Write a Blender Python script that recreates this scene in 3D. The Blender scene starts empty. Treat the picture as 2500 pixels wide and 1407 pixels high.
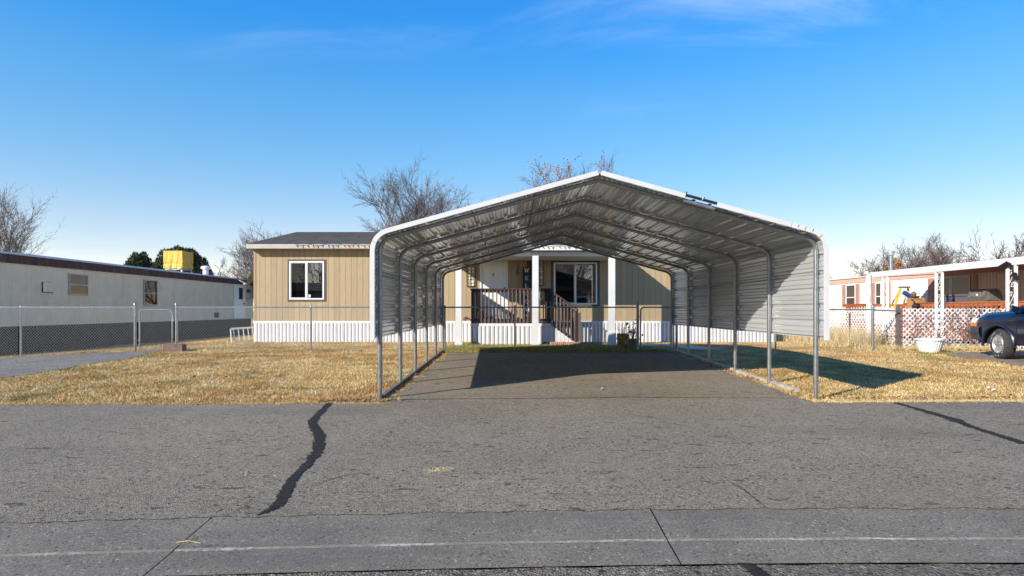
import bpy, math, random
import numpy as np
from mathutils import Vector, Matrix
R = math.radians
random.seed(7); rng = np.random.default_rng(7)
sc = bpy.context.scene
COL = sc.collection

# ------------------------------------------------------------------ camera
HY, HX, FP, CZ = 757.0, 1251.0, 1465.0, 1.256       # horizon row, vanishing column, focal length in photo pixels, eye height
cam = bpy.data.cameras.new('camera'); co = bpy.data.objects.new('camera', cam); COL.objects.link(co)
co.location = (0, 0, CZ); co.rotation_euler = (R(90), 0, 0)
cam.sensor_width = 36; cam.lens = 36*FP/2500
cam.shift_x = -(HX-1250)/2500; cam.shift_y = (HY-703.5)/2500
cam.clip_start = 0.1; cam.clip_end = 3000
sc.camera = co
# ------------------------------------------------------------------ sky, sun, exposure
SUN_EL, SUN_DX, SUN_DY = 26.6, 0.757, 0.653          # horizontal direction in which shadows fall
w = bpy.data.worlds.new('World'); sc.world = w; w.use_nodes = True
nt = w.node_tree; nt.nodes.clear(); L = nt.links.new
def N(t, x=0, **k):
    n = nt.nodes.new(t)
    for a, b in k.items(): setattr(n, a, b)
    return n
out = N('ShaderNodeOutputWorld'); bg = N('ShaderNodeBackground'); bg.inputs[1].default_value = 0.085
sky = N('ShaderNodeTexSky', sky_type='NISHITA', sun_disc=False)
sky.sun_elevation = R(SUN_EL); sky.sun_rotation = math.atan2(-SUN_DX, -SUN_DY)
sky.altitude = 1400; sky.air_density = 1.0; sky.dust_density = 0.2; sky.ozone_density = 3.0
hs = N('ShaderNodeHueSaturation'); hs.inputs['Hue'].default_value = 0.492; hs.inputs['Saturation'].default_value = 1.20; hs.inputs['Value'].default_value = 1.0
spc = N('ShaderNodeSeparateColor'); L(sky.outputs[0], spc.inputs[0])          # even out brightness over the dome as the processed photo does
pw_ = N('ShaderNodeMath', operation='POWER'); L(spc.outputs[2], pw_.inputs[0]); pw_.inputs[1].default_value = -0.48
sk_ = N('ShaderNodeMath', operation='MULTIPLY'); L(pw_.outputs[0], sk_.inputs[0]); sk_.inputs[1].default_value = 3.0
vm = N('ShaderNodeVectorMath', operation='SCALE'); L(sky.outputs[0], vm.inputs[0]); L(sk_.outputs[0], vm.inputs['Scale'])
L(vm.outputs[0], hs.inputs['Color'])
tc = N('ShaderNodeTexCoord'); sp = N('ShaderNodeSeparateXYZ'); L(tc.outputs['Generated'], sp.inputs[0])
gr_ = N('ShaderNodeValToRGB'); L(sp.outputs[2], gr_.inputs[0]); cr_ = gr_.color_ramp      # vivid grade of the sky by elevation, as in the processed photo
for i, (p_, c_) in enumerate(((0.0, (.92, .60, .50)), (.13, (.92, .60, .51)), (.24, (.66, .60, .56)), (.33, (.48, .58, .60)), (.40, (.26, .53, .65)), (.47, (.20, .50, .66)))):
    e_ = cr_.elements[i] if i < 2 else cr_.elements.new(p_)
    e_.position = p_; e_.color = (*c_, 1)
grade = N('ShaderNodeMix', data_type='RGBA', blend_type='MULTIPLY'); grade.inputs['Factor'].default_value = 1; L(hs.outputs[0], grade.inputs['A'])
gs_ = N('ShaderNodeVectorMath', operation='SCALE'); gs_.inputs['Scale'].default_value = 2.0; L(gr_.outputs[0], gs_.inputs[0]); L(gs_.outputs[0], grade.inputs['B'])
def M(op, a, b=None, c=None):
    n = N('ShaderNodeMath', operation=op)
    for i, v in enumerate((a, b, c)):
        if v is None: continue
        if isinstance(v, (int, float)): n.inputs[i].default_value = v
        else: L(v, n.inputs[i])
    return n.outputs[0]
zz = M('ADD', M('MAXIMUM', sp.outputs[2], 0.0), 0.10)
cv = N('ShaderNodeCombineXYZ'); L(M('DIVIDE', sp.outputs[0], zz), cv.inputs[0]); L(M('DIVIDE', sp.outputs[1], zz), cv.inputs[1])
mp = N('ShaderNodeMapping'); mp.inputs['Scale'].default_value = (0.55, 1.0, 1); mp.inputs['Rotation'].default_value = (0, 0, R(-14)); mp.inputs['Location'].default_value = (4.55, 2.38, 0)
L(cv.outputs[0], mp.inputs[0])
n1 = N('ShaderNodeTexNoise'); n1.inputs['Scale'].default_value = 1.5; n1.inputs['Detail'].default_value = 11; n1.inputs['Roughness'].default_value = 0.62; n1.inputs['Distortion'].default_value = 0.5
n2 = N('ShaderNodeTexNoise'); n2.inputs['Scale'].default_value = 0.42; n2.inputs['Detail'].default_value = 2
L(mp.outputs[0], n1.inputs['Vector']); L(mp.outputs[0], n2.inputs['Vector'])
def ramp(src, a, b):
    m = N('ShaderNodeMapRange', interpolation_type='SMOOTHSTEP'); m.inputs[1].default_value = a; m.inputs[2].default_value = b; L(src, m.inputs[0]); return m.outputs[0]
cl = M('MULTIPLY', ramp(n1.outputs[0], .46, .80), ramp(n2.outputs[0], .53, .70))
cl = M('MULTIPLY', cl, 0.48)
mx = N('ShaderNodeMix', data_type='RGBA'); L(cl, mx.inputs['Factor']); L(grade.outputs['Result'], mx.inputs['A']); mx.inputs['B'].default_value = (8.6, 9.2, 10.0, 1)
L(mx.outputs['Result'], bg.inputs[0]); L(bg.outputs[0], out.inputs[0])
sl = bpy.data.lights.new('sun', 'SUN'); sl.energy = 5.0; sl.angle = R(0.5); sl.color = (1.0, 0.92, 0.80)
so = bpy.data.objects.new('sun', sl); COL.objects.link(so); so.location = (-20, -20, 30)
ce = math.cos(R(SUN_EL)); so.rotation_euler = Vector((SUN_DX*ce, SUN_DY*ce, -math.sin(R(SUN_EL)))).to_track_quat('-Z', 'Y').to_euler()
vs = sc.view_settings; vs.view_transform = 'Standard'; vs.look = 'None'; vs.gamma = 1; vs.exposure = 0.58; vs.use_curve_mapping = False

# ------------------------------------------------------------------ helpers
def smooth(t): t = min(1, max(0, t)); return t*t*(3-2*t)
def gz(x, y):                                        # ground height
    b = .0216*(min(max(y, 3.0), 16.0)-8.4)-.017*(min(max(y, 16.0), 18.6)-16.0)
    return b - min(.50, .0065*max(0, -8-x)**2)*smooth((y-7)/5)
def g(px, py):                                       # photo pixel -> point on the sloping yard
    d = 2105.0/(py-725.4); return ((px-HX)*d/FP, d)
def P(px, py, d): return Vector(((px-HX)*d/FP, d, CZ+(HY-py)*d/FP))
def X(px, d): return (px-HX)*d/FP
def Z(py, d): return CZ+(HY-py)*d/FP

class MB:
    def __init__(s): s.v = []; s.f = []; s.sm = False
    def face(s, pts):
        n = len(s.v); s.v += [tuple(p) for p in pts]; s.f.append(tuple(range(n, n+len(pts)))); return s
    def box(s, x0, x1, y0, y1, z0, z1):
        if x0 > x1: x0, x1 = x1, x0
        if y0 > y1: y0, y1 = y1, y0
        if z0 > z1: z0, z1 = z1, z0
        n = len(s.v)
        s.v += [(x0,y0,z0),(x1,y0,z0),(x1,y1,z0),(x0,y1,z0),(x0,y0,z1),(x1,y0,z1),(x1,y1,z1),(x0,y1,z1)]
        s.f += [tuple(n+i for i in q) for q in ((3,2,1,0),(4,5,6,7),(0,1,5,4),(1,2,6,5),(2,3,7,6),(3,0,4,7))]; return s
    def bar(s, a, b, w, h, up=(0,0,1)):              # box-section bar from a to b
        a = Vector(a); b = Vector(b); d = (b-a).normalized(); up = Vector(up)
        sd = d.cross(up)
        if sd.length < 1e-4: sd = d.cross(Vector((0,1,0)))
        sd.normalize(); u = sd.cross(d).normalized(); n = len(s.v)
        for p in (a, b):
            for i, j in ((-1,-1),(1,-1),(1,1),(-1,1)): s.v.append(tuple(p+sd*(i*w/2)+u*(j*h/2)))
        s.f += [tuple(n+i for i in q) for q in ((3,2,1,0),(4,5,6,7),(0,1,5,4),(1,2,6,5),(2,3,7,6),(3,0,4,7))]; return s
    def tube(s, pts, r, n=6, cap=True):
        pts = [Vector(p) for p in pts]; m = len(pts)
        rr = r if isinstance(r, (list, tuple)) else [r]*m
        b0 = len(s.v); side = None
        for i, p in enumerate(pts):
            d = (pts[min(i+1, m-1)]-pts[max(i-1, 0)])
            if d.length < 1e-9: d = Vector((0,0,1))
            d.normalize()
            if side is None:
                side = d.cross(Vector((0,0,1)) if abs(d.z) < .9 else Vector((0,1,0)))
            side = (side-d*side.dot(d))
            if side.length < 1e-6: side = d.cross(Vector((1,0,0)))
            side.normalize(); up = side.cross(d)
            for k in range(n):
                a = 2*math.pi*(k+.5)/n; q = p+(side*math.cos(a)+up*math.sin(a))*rr[i]; s.v.append((q.x,q.y,q.z))
        for i in range(m-1):
            for k in range(n):
                k2 = (k+1) % n; s.f.append((b0+i*n+k, b0+(i+1)*n+k, b0+(i+1)*n+k2, b0+i*n+k2))
        if cap and n > 2:
            s.f.append(tuple(b0+k for k in range(n))); s.f.append(tuple(b0+(m-1)*n+k for k in reversed(range(n))))
        return s
    def lathe(s, c, prof, n=20, axis='Z', cap=True):
        b0 = len(s.v); c = Vector(c)
        for r, h in prof:
            for k in range(n):
                a = 2*math.pi*k/n; u, v = r*math.cos(a), r*math.sin(a)
                q = {'Z': (u, v, h), 'X': (h, u, v), 'Y': (v, h, u)}[axis]; s.v.append((c.x+q[0], c.y+q[1], c.z+q[2]))
        for i in range(len(prof)-1):
            for k in range(n):
                k2 = (k+1) % n; s.f.append((b0+i*n+k, b0+i*n+k2, b0+(i+1)*n+k2, b0+(i+1)*n+k))
        if cap:
            s.f.append(tuple(b0+k for k in reversed(range(n)))); s.f.append(tuple(b0+(len(prof)-1)*n+k for k in range(n)))
        return s
    def prism(s, poly, axis, a, b):                  # 2D polygon extruded along an axis from a to b
        def T(p, h): return {'X': (h, p[0], p[1]), 'Y': (p[0], h, p[1]), 'Z': (p[0], p[1], h)}[axis]
        n = len(s.v); k = len(poly)
        s.v += [T(p, a) for p in poly]+[T(p, b) for p in poly]
        s.f.append(tuple(n+i for i in range(k))); s.f.append(tuple(n+k+i for i in reversed(range(k))))
        for i in range(k): j = (i+1) % k; s.f.append((n+i, n+k+i, n+k+j, n+j))
        return s
    def grid(s, rows):                               # rows of equal length point lists
        n = len(s.v); m = len(rows[0])
        for r_ in rows: s.v += [tuple(p) for p in r_]
        for i in range(len(rows)-1):
            for j in range(m-1): s.f.append((n+i*m+j, n+i*m+j+1, n+(i+1)*m+j+1, n+(i+1)*m+j))
        return s
    def ring(s, x0, x1, y0, y1, z0, z1, t, t2=None):   # picture-frame in the XZ plane, one connected piece
        t2 = t if t2 is None else t2; n = len(s.v)
        for y_ in (y0, y1):
            s.v += [(x0,y_,z0),(x1,y_,z0),(x1,y_,z1),(x0,y_,z1),(x0+t,y_,z0+t2),(x1-t,y_,z0+t2),(x1-t,y_,z1-t2),(x0+t,y_,z1-t2)]
        for k in range(4):
            j = (k+1) % 4
            s.f += [(n+k,n+j,n+4+j,n+4+k),(n+8+k,n+12+k,n+12+j,n+8+j),(n+k,n+8+k,n+8+j,n+j),(n+4+k,n+4+j,n+12+j,n+12+k)]
        return s
    def mesh(s, name, mat=None, smooth=False, fix=True):
        me = bpy.data.meshes.new(name); me.from_pydata(s.v, [], s.f)
        if mat: me.materials.append(mat)
        if fix and len(s.f) < 4000:
            import bmesh
            bm = bmesh.new(); bm.from_mesh(me); bmesh.ops.recalc_face_normals(bm, faces=bm.faces); bm.to_mesh(me); bm.free()
        if smooth:
            me.shade_smooth()
            try: me.set_sharp_from_angle(angle=R(40))
            except Exception: pass
        me.update(); return me

def link(name, me, parent=None, loc=(0,0,0)):
    o = bpy.data.objects.new(name, me); COL.objects.link(o); o.location = loc
    if parent is not None:
        o.parent = parent
        if parent.type == 'EMPTY': o.location = Vector(loc)-parent.location
    return o
def tag(o, label=None, cat=None, group=None, kind=None):
    for k, v in (('label', label), ('category', cat), ('group', group), ('kind', kind)):
        if v: o[k] = v
    return o
def thing(name, label, cat, loc=(0,0,0), group=None):
    o = bpy.data.objects.new(name, None); COL.objects.link(o); o.location = loc; o.empty_display_size = .2
    return tag(o, label, cat, group)
def part(mb, name, mat, parent=None, smooth=False, loc=(0,0,0), label=None, kind=None, fix=True):
    o = link(name, mb.mesh(name, mat, smooth, fix), parent, loc)
    return tag(o, label, None, None, kind)
def inst(me, name, parent, loc, scale=None, rot=None):
    o = link(name, me, parent, loc)
    if scale: o.scale = scale
    if rot: o.rotation_euler = rot
    return o

# ------------------------------------------------------------------ materials
class NB:
    def __init__(s, name):
        s.m = bpy.data.materials.new(name); s.m.use_nodes = True; s.t = s.m.node_tree
        s.b = s.t.nodes['Principled BSDF']; s.pos = s.n('ShaderNodeNewGeometry').outputs['Position']
    def n(s, t, **k):
        n = s.t.nodes.new(t)
        for a, b in k.items(): setattr(n, a, b)
        return n
    def l(s, a, b): s.t.links.new(a, b)
    def noise(s, sc_, det=4, rough=.55, stretch=None, dist=0):
        n = s.n('ShaderNodeTexNoise'); n.inputs['Scale'].default_value = sc_; n.inputs['Detail'].default_value = det; n.inputs['Roughness'].default_value = rough; n.inputs['Distortion'].default_value = dist
        v = s.pos
        if stretch:
            mp_ = s.n('ShaderNodeMapping'); mp_.inputs['Scale'].default_value = stretch; s.l(v, mp_.inputs[0]); v = mp_.outputs[0]
        s.l(v, n.inputs['Vector']); return n.outputs[0]
    def mr(s, v, a, b, c=0., d=1.):
        m = s.n('ShaderNodeMapRange'); m.inputs[1].default_value = a; m.inputs[2].default_value = b; m.inputs[3].default_value = c; m.inputs[4].default_value = d; s.l(v, m.inputs[0]); return m.outputs[0]
    def mix(s, f, a, b, mode='MIX'):
        m = s.n('ShaderNodeMix', data_type='RGBA', blend_type=mode)
        for v, i in ((f, 'Factor'), (a, 'A'), (b, 'B')):
            if isinstance(v, (int, float)): m.inputs[i].default_value = v
            elif isinstance(v, tuple): m.inputs[i].default_value = (*v, 1)
            else: s.l(v, m.inputs[i])
        return m.outputs['Result']
    def math(s, op, a, b=None):
        n = s.n('ShaderNodeMath', operation=op)
        for i, v in enumerate((a, b)):
            if v is None: continue
            if isinstance(v, (int, float)): n.inputs[i].default_value = v
            else: s.l(v, n.inputs[i])
        return n.outputs[0]
    def bump(s, h, st=.3, dist=.01):
        b = s.n('ShaderNodeBump'); b.inputs['Strength'].default_value = st; b.inputs['Distance'].default_value = dist; s.l(h, b.inputs['Height']); s.l(b.outputs[0], s.b.inputs['Normal'])
    def color(s, c): s.l(c, s.b.inputs['Base Color'])

def simple(name, col, rough=.6, metal=0., var=.18, scale=6, bump=0., bscale=60, rnd=0., spec=None, stretch=None, dirt=None):
    q = NB(name); q.b.inputs['Roughness'].default_value = rough; q.b.inputs['Metallic'].default_value = metal
    if spec is not None: q.b.inputs['Specular IOR Level'].default_value = spec
    a = tuple(max(0, c*(1-var)) for c in col); b = tuple(min(1, c*(1+var)) for c in col)
    c = q.mix(q.mr(q.noise(scale, 6, .6, stretch), .3, .7), a, b)
    if rnd:
        oi = q.n('ShaderNodeObjectInfo').outputs['Random']
        c = q.mix(1.0, c, q.mix(oi, (1-rnd,)*3, (1+rnd,)*3), 'MULTIPLY')
    if dirt: c = q.mix(q.mr(q.noise(2.2, 7, .7, (1,1,.35)), .5, .78, 0, dirt[1]), c, dirt[0])
    q.color(c)
    if metal == 0: q.l(q.mr(q.noise(scale*2.3, 4), .3, .7, max(.05, rough-.1), min(1, rough+.1)), q.b.inputs['Roughness'])
    if bump: q.bump(q.noise(bscale, 4), bump, .006)
    return q.m

MT = {}
def asphalt(name, base, grain, bumps):
    q = NB(name); q.b.inputs['Roughness'].default_value = .9; q.b.inputs['Specular IOR Level'].default_value = .25
    v = q.n('ShaderNodeTexVoronoi'); v.inputs['Scale'].default_value = grain; q.l(q.pos, v.inputs['Vector'])
    v2 = q.n('ShaderNodeTexVoronoi'); v2.inputs['Scale'].default_value = grain*.42; q.l(q.pos, v2.inputs['Vector'])
    sx = q.n('ShaderNodeSeparateColor'); q.l(v.outputs['Color'], sx.inputs[0]); sx2 = q.n('ShaderNodeSeparateColor'); q.l(v2.outputs['Color'], sx2.inputs[0])
    t = tuple(base)
    c = q.mix(q.mr(sx.outputs[0], 0, 1), tuple(x*.42 for x in t), tuple(x*1.6 for x in t))
    c = q.mix(q.mr(sx2.outputs[1], .95, .99), c, (.30, .27, .22))           # pale stones
    c = q.mix(q.mr(sx2.outputs[2], .06, .0), c, tuple(x*.2 for x in t))    # pits
    c = q.mix(q.mr(q.noise(7.5, 3, .5, (.7, 1.6, 1)), .655, .685, 0, .8), c, tuple(x*.25 for x in t))    # oil drips
    c = q.mix(q.mr(q.noise(1.1, 6, .7), .50, .75, 0, .5), c, tuple(x*y for x, y in zip(t, (1.4, 1.32, 1.2))))   # dust
    c = q.mix(q.mr(q.noise(.5, 4, .6, (.35, 1.8, 1)), .55, .72, 0, .45), c, tuple(x*.62 for x in t))    # darker wheel wear running along the street
    vc = q.n('ShaderNodeTexVoronoi', feature='DISTANCE_TO_EDGE'); vc.inputs['Scale'].default_value = .9
    mpv = q.n('ShaderNodeMapping'); wv = q.n('ShaderNodeVectorMath', operation='ADD'); nz = q.n('ShaderNodeTexNoise'); nz.inputs['Scale'].default_value = 3.0; nz.inputs['Detail'].default_value = 6; q.l(q.pos, nz.inputs['Vector'])
    ns = q.n('ShaderNodeVectorMath', operation='SCALE'); ns.inputs['Scale'].default_value = .35; q.l(nz.outputs['Color'], ns.inputs[0]); q.l(q.pos, wv.inputs[0]); q.l(ns.outputs[0], wv.inputs[1]); q.l(wv.outputs[0], vc.inputs['Vector'])
    crk = q.math('MULTIPLY', q.mr(vc.outputs['Distance'], .0055, .002), q.mr(q.noise(.6, 3), .52, .60))
    c = q.mix(q.math('MULTIPLY', crk, .7), c, tuple(x*.2 for x in t))                                  # hairline cracks
    c = q.mix(1.0, c, q.mr(q.noise(.4, 5, .6), .3, .7, .88, 1.12), 'MULTIPLY'); q.color(c)
    h = q.math('ADD', q.math('MULTIPLY', v.outputs['Distance'], 1.0), q.math('MULTIPLY', q.noise(grain*.6, 3), .5)); q.bump(h, bumps, .012)
    return q.m
MT['drive'] = asphalt('weathered_asphalt', (.208, .173, .126), 110, .45)
MT['street'] = asphalt('street_asphalt', (.150, .127, .096), 70, .8)
def concrete_mat():
    q = NB('gutter_concrete'); q.b.inputs['Roughness'].default_value = .9
    v = q.n('ShaderNodeTexVoronoi'); v.inputs['Scale'].default_value = 85; q.l(q.pos, v.inputs['Vector'])
    sx = q.n('ShaderNodeSeparateColor'); q.l(v.outputs['Color'], sx.inputs[0])
    c = q.mix(q.mr(q.noise(2.2, 8, .7), .3, .7), (.135, .114, .085), (.20, .17, .128))
    c = q.mix(q.mr(sx.outputs[0], .93, .98), c, (.05, .045, .04)); c = q.mix(q.mr(sx.outputs[1], .965, .99), c, (.30, .27, .23))
    c = q.mix(1.0, c, q.mr(q.noise(75, 5, .8), .36, .64, .45, 1.55), 'MULTIPLY')
    c = q.mix(q.mr(q.noise(.9, 6, .7, (.4, 2.2, 1)), .50, .68, 0, .6), c, (.095, .086, .075)); c = q.mix(q.mr(q.noise(9, 4, .6), .66, .72, 0, .7), c, (.06, .055, .05)); q.color(c)
    q.bump(q.noise(140, 5, .7), .55, .008); return q.m
MT['concrete'] = concrete_mat()
def worn_mat():
    q = NB('worn_kerb_edge'); q.b.inputs['Roughness'].default_value = .9
    c = q.mix(q.mr(q.noise(26, 5, .75), .42, .56), (.17, .15, .12), (.36, .325, .275)); c = q.mix(q.mr(q.noise(1.9, 5, .65), .40, .58, 0, .85), c, (.165, .142, .11)); q.color(c); q.bump(q.noise(90, 4), .6, .006); return q.m
MT['worn_edge'] = worn_mat()
MT['path'] = simple('pale_path_concrete', (.40, .36, .30), .9, var=.2, scale=4, bump=.4, bscale=60)
MT['tar'] = simple('crack_tar', (.030, .026, .021), .8, var=.45, scale=30, bump=.5, bscale=90, spec=.12)
MT['crack'] = simple('dark_crack', (.03, .028, .025), .95, var=.3)
def gravel_mat():
    q = NB('gravel'); q.b.inputs['Roughness'].default_value = .95
    v = q.n('ShaderNodeTexVoronoi'); v.inputs['Scale'].default_value = 42; q.l(q.pos, v.inputs['Vector'])
    sx = q.n('ShaderNodeSeparateColor'); q.l(v.outputs['Color'], sx.inputs[0])
    c = q.mix(sx.outputs[0], (.09, .081, .069), (.31, .275, .225)); c = q.mix(1.0, c, q.mr(q.noise(.8, 5), .3, .7, .8, 1.15), 'MULTIPLY'); q.color(c)
    q.bump(v.outputs['Distance'], .9, .02); return q.m
MT['gravel'] = gravel_mat()
def lawn_color(q):
    a = q.mix(q.mr(q.noise(.9, 6, .65), .35, .65), (.47, .31, .125), (.66, .49, .235))
    a = q.mix(q.mr(q.noise(.42, 5, .6, None, .6), .47, .60, 0, .75), a, (.42, .225, .08))
    a = q.mix(q.mr(q.noise(.75, 5, .7, (1.0, 1.6, 1)), .52, .62, 0, .85), a, (.235, .195, .07))
    a = q.mix(q.mr(q.noise(2.6, 5, .7, (1, 1.8, 1)), .60, .70, 0, .8), a, (.27, .185, .10))
    a = q.mix(q.mr(q.noise(1.7, 6, .7), .50, .66, 0, .8), a, (.66, .555, .345))
    return a
def ground_mat():
    q = NB('dry_lawn_soil'); q.b.inputs['Roughness'].default_value = 1; q.b.inputs['Specular IOR Level'].default_value = .1
    c = lawn_color(q); c = q.mix(q.mr(q.noise(24, 6, .75), .38, .62, .0, .7), c, (.24, .155, .06)); q.color(c)
    q.bump(q.noise(38, 6, .8), 1.0, .04); return q.m
MT['ground'] = ground_mat()
def grass_mat():
    q = NB('dry_grass_blade'); q.b.inputs['Roughness'].default_value = .85; q.b.inputs['Specular IOR Level'].default_value = .15
    c = lawn_color(q); ri = q.n('ShaderNodeNewGeometry').outputs['Random Per Island']
    c = q.mix(1.0, c, q.mix(ri, (.50, .47, .42), (1.40, 1.38, 1.34)), 'MULTIPLY'); q.color(c); return q.m
MT['grass'] = grass_mat()
MT['green_grass'] = simple('greener_grass_blade', (.22, .21, .045), .8, var=.5, scale=9)
MT['dirt'] = simple('packed_dirt', (.21, .165, .115), .95, var=.35, scale=5, bump=.6, bscale=60)
MT['galv'] = simple('galvanised_steel', (.33, .34, .355), .36, .8, var=.22, scale=14)
MT['galv_dull'] = simple('dull_galvanised_wire', (.36, .36, .36), .5, .45, var=.15, scale=20)
def panel_mat():
    q = NB('carport_sheet_metal'); q.b.inputs['Metallic'].default_value = .55; q.b.inputs['Roughness'].default_value = .20
    c = q.mix(q.mr(q.noise(1.5, 3, .5, (1, .15, 1)), .3, .7), (.58, .61, .62), (.66, .685, .695)); q.color(c)
    q.bump(q.noise(.9, 2, .4, (3.5, .45, 3.5)), .13, .05); return q.m
MT['panel'] = panel_mat()
MT['white_trim'] = simple('white_painted_trim', (.57, .565, .55), .4, var=.05, scale=3, dirt=((.55,.52,.46), .25))
MT['siding'] = simple('tan_siding_board', (.36, .275, .162), .75, var=.09, scale=5, bump=.25, bscale=70, rnd=.09, stretch=(6,6,.6), dirt=((.36,.26,.16), .35))
MT['siding_back'] = simple('siding_groove', (.16, .115, .07), .9, var=.1)
MT['fascia'] = simple('grey_beige_fascia', (.40, .375, .335), .6, var=.08, scale=3)
MT['fascia_white'] = simple('white_fascia', (.68, .675, .65), .55, var=.05, scale=3, dirt=((.6,.57,.5), .25))
MT['beam'] = simple('overhang_shaded_beam', (.56, .62, .66), .55, var=.05)  # blue cast of the overhang's shadow painted into the beam colour
MT['post_white'] = simple('white_porch_post', (.62, .63, .63), .5, var=.05, scale=3, dirt=((.55,.54,.5), .3))
MT['skirt'] = simple('white_vinyl_skirting', (.68, .68, .68), .5, var=.05, scale=4, rnd=.03, dirt=((.55,.5,.42), .25))
MT['trim_brown'] = simple('dark_taupe_trim', (.085, .07, .06), .6, var=.12)
MT['vinyl'] = simple('white_vinyl_frame', (.80, .80, .78), .35, var=.04)
MT['door'] = simple('white_door_paint', (.74, .73, .70), .45, var=.05)
MT['stain'] = simple('dark_brown_stain', (.062, .030, .024), .6, var=.35, scale=9, stretch=(6,6,1), rnd=.15)
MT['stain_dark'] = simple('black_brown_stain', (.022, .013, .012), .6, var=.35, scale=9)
MT['bal'] = simple('worn_brown_baluster', (.115, .085, .075), .65, var=.4, scale=11, stretch=(5,5,1), rnd=.3)
MT['deck_board'] = simple('deck_board', (.17, .10, .07), .8, var=.2, scale=8, rnd=.15)
MT['black'] = simple('black_metal', (.015, .015, .016), .45, var=.2)
MT['sign'] = simple('black_sign_board', (.014, .014, .017), .55, var=.3)
MT['letter'] = simple('white_letter_paint', (.78, .77, .74), .6, var=.05)
MT['disc'] = simple('pale_shell_disc', (.62, .60, .55), .35, var=.2, scale=20)
MT['globe'] = simple('cream_glass_globe', (.70, .64, .48), .25, var=.06)
def shingle_mat():
    q = NB('asphalt_shingles'); q.b.inputs['Roughness'].default_value = .95
    br = q.n('ShaderNodeTexBrick'); br.inputs['Scale'].default_value = 1; br.inputs['Brick Width'].default_value = .30; br.inputs['Row Height'].default_value = .14; br.inputs['Mortar Size'].default_value = .003
    br.inputs['Color1'].default_value = (.035, .033, .037, 1); br.inputs['Color2'].default_value = (.095, .085, .088, 1); br.inputs['Mortar'].default_value = (.015, .015, .015, 1)
    q.l(q.pos, br.inputs['Vector'])
    q.color(q.mix(q.mr(q.noise(45, 4), .35, .65, 0, .6), br.outputs[0], (.055, .05, .052))); q.bump(q.noise(90, 4), .5, .006); return q.m
MT['shingle'] = shingle_mat()
def glass_mat(name, refl, tint):
    m = bpy.data.materials.new(name); m.use_nodes = True; t = m.node_tree; t.nodes.clear()
    o = t.nodes.new('ShaderNodeOutputMaterial'); mxs = t.nodes.new('ShaderNodeMixShader'); gl = t.nodes.new('ShaderNodeBsdfGlossy'); tr = t.nodes.new('ShaderNodeBsdfTransparent')
    gl.inputs['Roughness'].default_value = .015; gl.inputs['Color'].default_value = (.95, .97, 1, 1); tr.inputs['Color'].default_value = (*tint, 1)
    lw = t.nodes.new('ShaderNodeLayerWeight'); lw.inputs['Blend'].default_value = .5; pw5 = t.nodes.new('ShaderNodeMath'); pw5.operation = 'POWER'; pw5.inputs[1].default_value = 5; t.links.new(lw.outputs['Facing'], pw5.inputs[0])
    mr_ = t.nodes.new('ShaderNodeMapRange'); mr_.inputs[3].default_value = refl; mr_.inputs[4].default_value = 1; t.links.new(pw5.outputs[0], mr_.inputs[0])
    t.links.new(mr_.outputs[0], mxs.inputs[0]); t.links.new(tr.outputs[0], mxs.inputs[1]); t.links.new(gl.outputs[0], mxs.inputs[2]); t.links.new(mxs.outputs[0], o.inputs[0]); return m
MT['glass'] = glass_mat('window_glass', .24, (.38, .42, .44))
MT['screen'] = glass_mat('screened_glass', .05, (.30, .31, .32))
MT['blind'] = simple('dimmed_blind_slats', (.17, .18, .19), .6, var=.05)  # white slats, their colour darkened to paint the dimness behind the glass
MT['curtain'] = simple('cream_curtain', (.55, .51, .42), .9, var=.15, scale=9, stretch=(1,9,1))
MT['room'] = simple('dark_room', (.03, .03, .033), .9, var=.2)
MT['tr_cream'] = simple('aged_cream_siding', (.85, .69, .475), .55, var=.07, scale=2, dirt=((.42,.36,.27), .4))
MT['tr_maroon'] = simple('stained_maroon_fascia', (.105, .048, .042), .7, var=.45, scale=5, stretch=(1,1,.25), dirt=((.16,.14,.13), .75))
MT['tr_under'] = simple('underfloor_void_shade', (.014, .012, .011), .9, var=.4, scale=3, bump=.4, bscale=20)  # near-black colour painting the shade of the open void under the home
MT['roof_white'] = simple('white_metal_roof', (.70, .69, .67), .5, var=.1, dirt=((.4,.36,.3), .4))
MT['alum'] = simple('aluminium_frame', (.42, .40, .36), .5, .35, var=.2)
MT['tarp'] = simple('yellow_tarp', (.72, .41, .07), .75, var=.12, scale=6)
MT['tr_white'] = simple('white_ribbed_siding', (.66, .63, .56), .5, var=.05, scale=2, dirt=((.6,.52,.4), .3))
MT['pink'] = simple('salmon_fascia', (.52, .31, .235), .6, var=.12, scale=6)
MT['shutter'] = simple('faded_salmon_shutter', (.46, .27, .205), .65, var=.1)
MT['awning'] = simple('white_awning_gutter', (.60, .64, .65), .4, var=.05, dirt=((.5,.5,.46), .3))
MT['lattice'] = simple('white_lattice', (.68, .68, .67), .55, var=.08, scale=8, rnd=.05, dirt=((.5,.45,.38), .35))
MT['orange_wood'] = simple('orange_stained_cedar', (.36, .105, .035), .6, var=.3, scale=8, stretch=(4,4,1), rnd=.2)
MT['peeling'] = simple('peeling_white_post', (.66, .63, .60), .8, var=.25, scale=14, bump=.5, bscale=40, dirt=((.25,.2,.17), .8))
MT['car'] = None
def car_mat():
    q = NB('dark_blue_car_paint'); q.color(q.mix(q.mr(q.noise(3, 3), .3, .7), (.004, .008, .028), (.007, .012, .040)))
    q.b.inputs['Metallic'].default_value = .35; q.b.inputs['Roughness'].default_value = .3; q.b.inputs['Coat Weight'].default_value = 1; q.b.inputs['Coat Roughness'].default_value = .05; return q.m
MT['car'] = car_mat()
MT['rubber'] = simple('tyre_rubber', (.035, .034, .033), .85, var=.3, scale=18, bump=.3, bscale=80)
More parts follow.
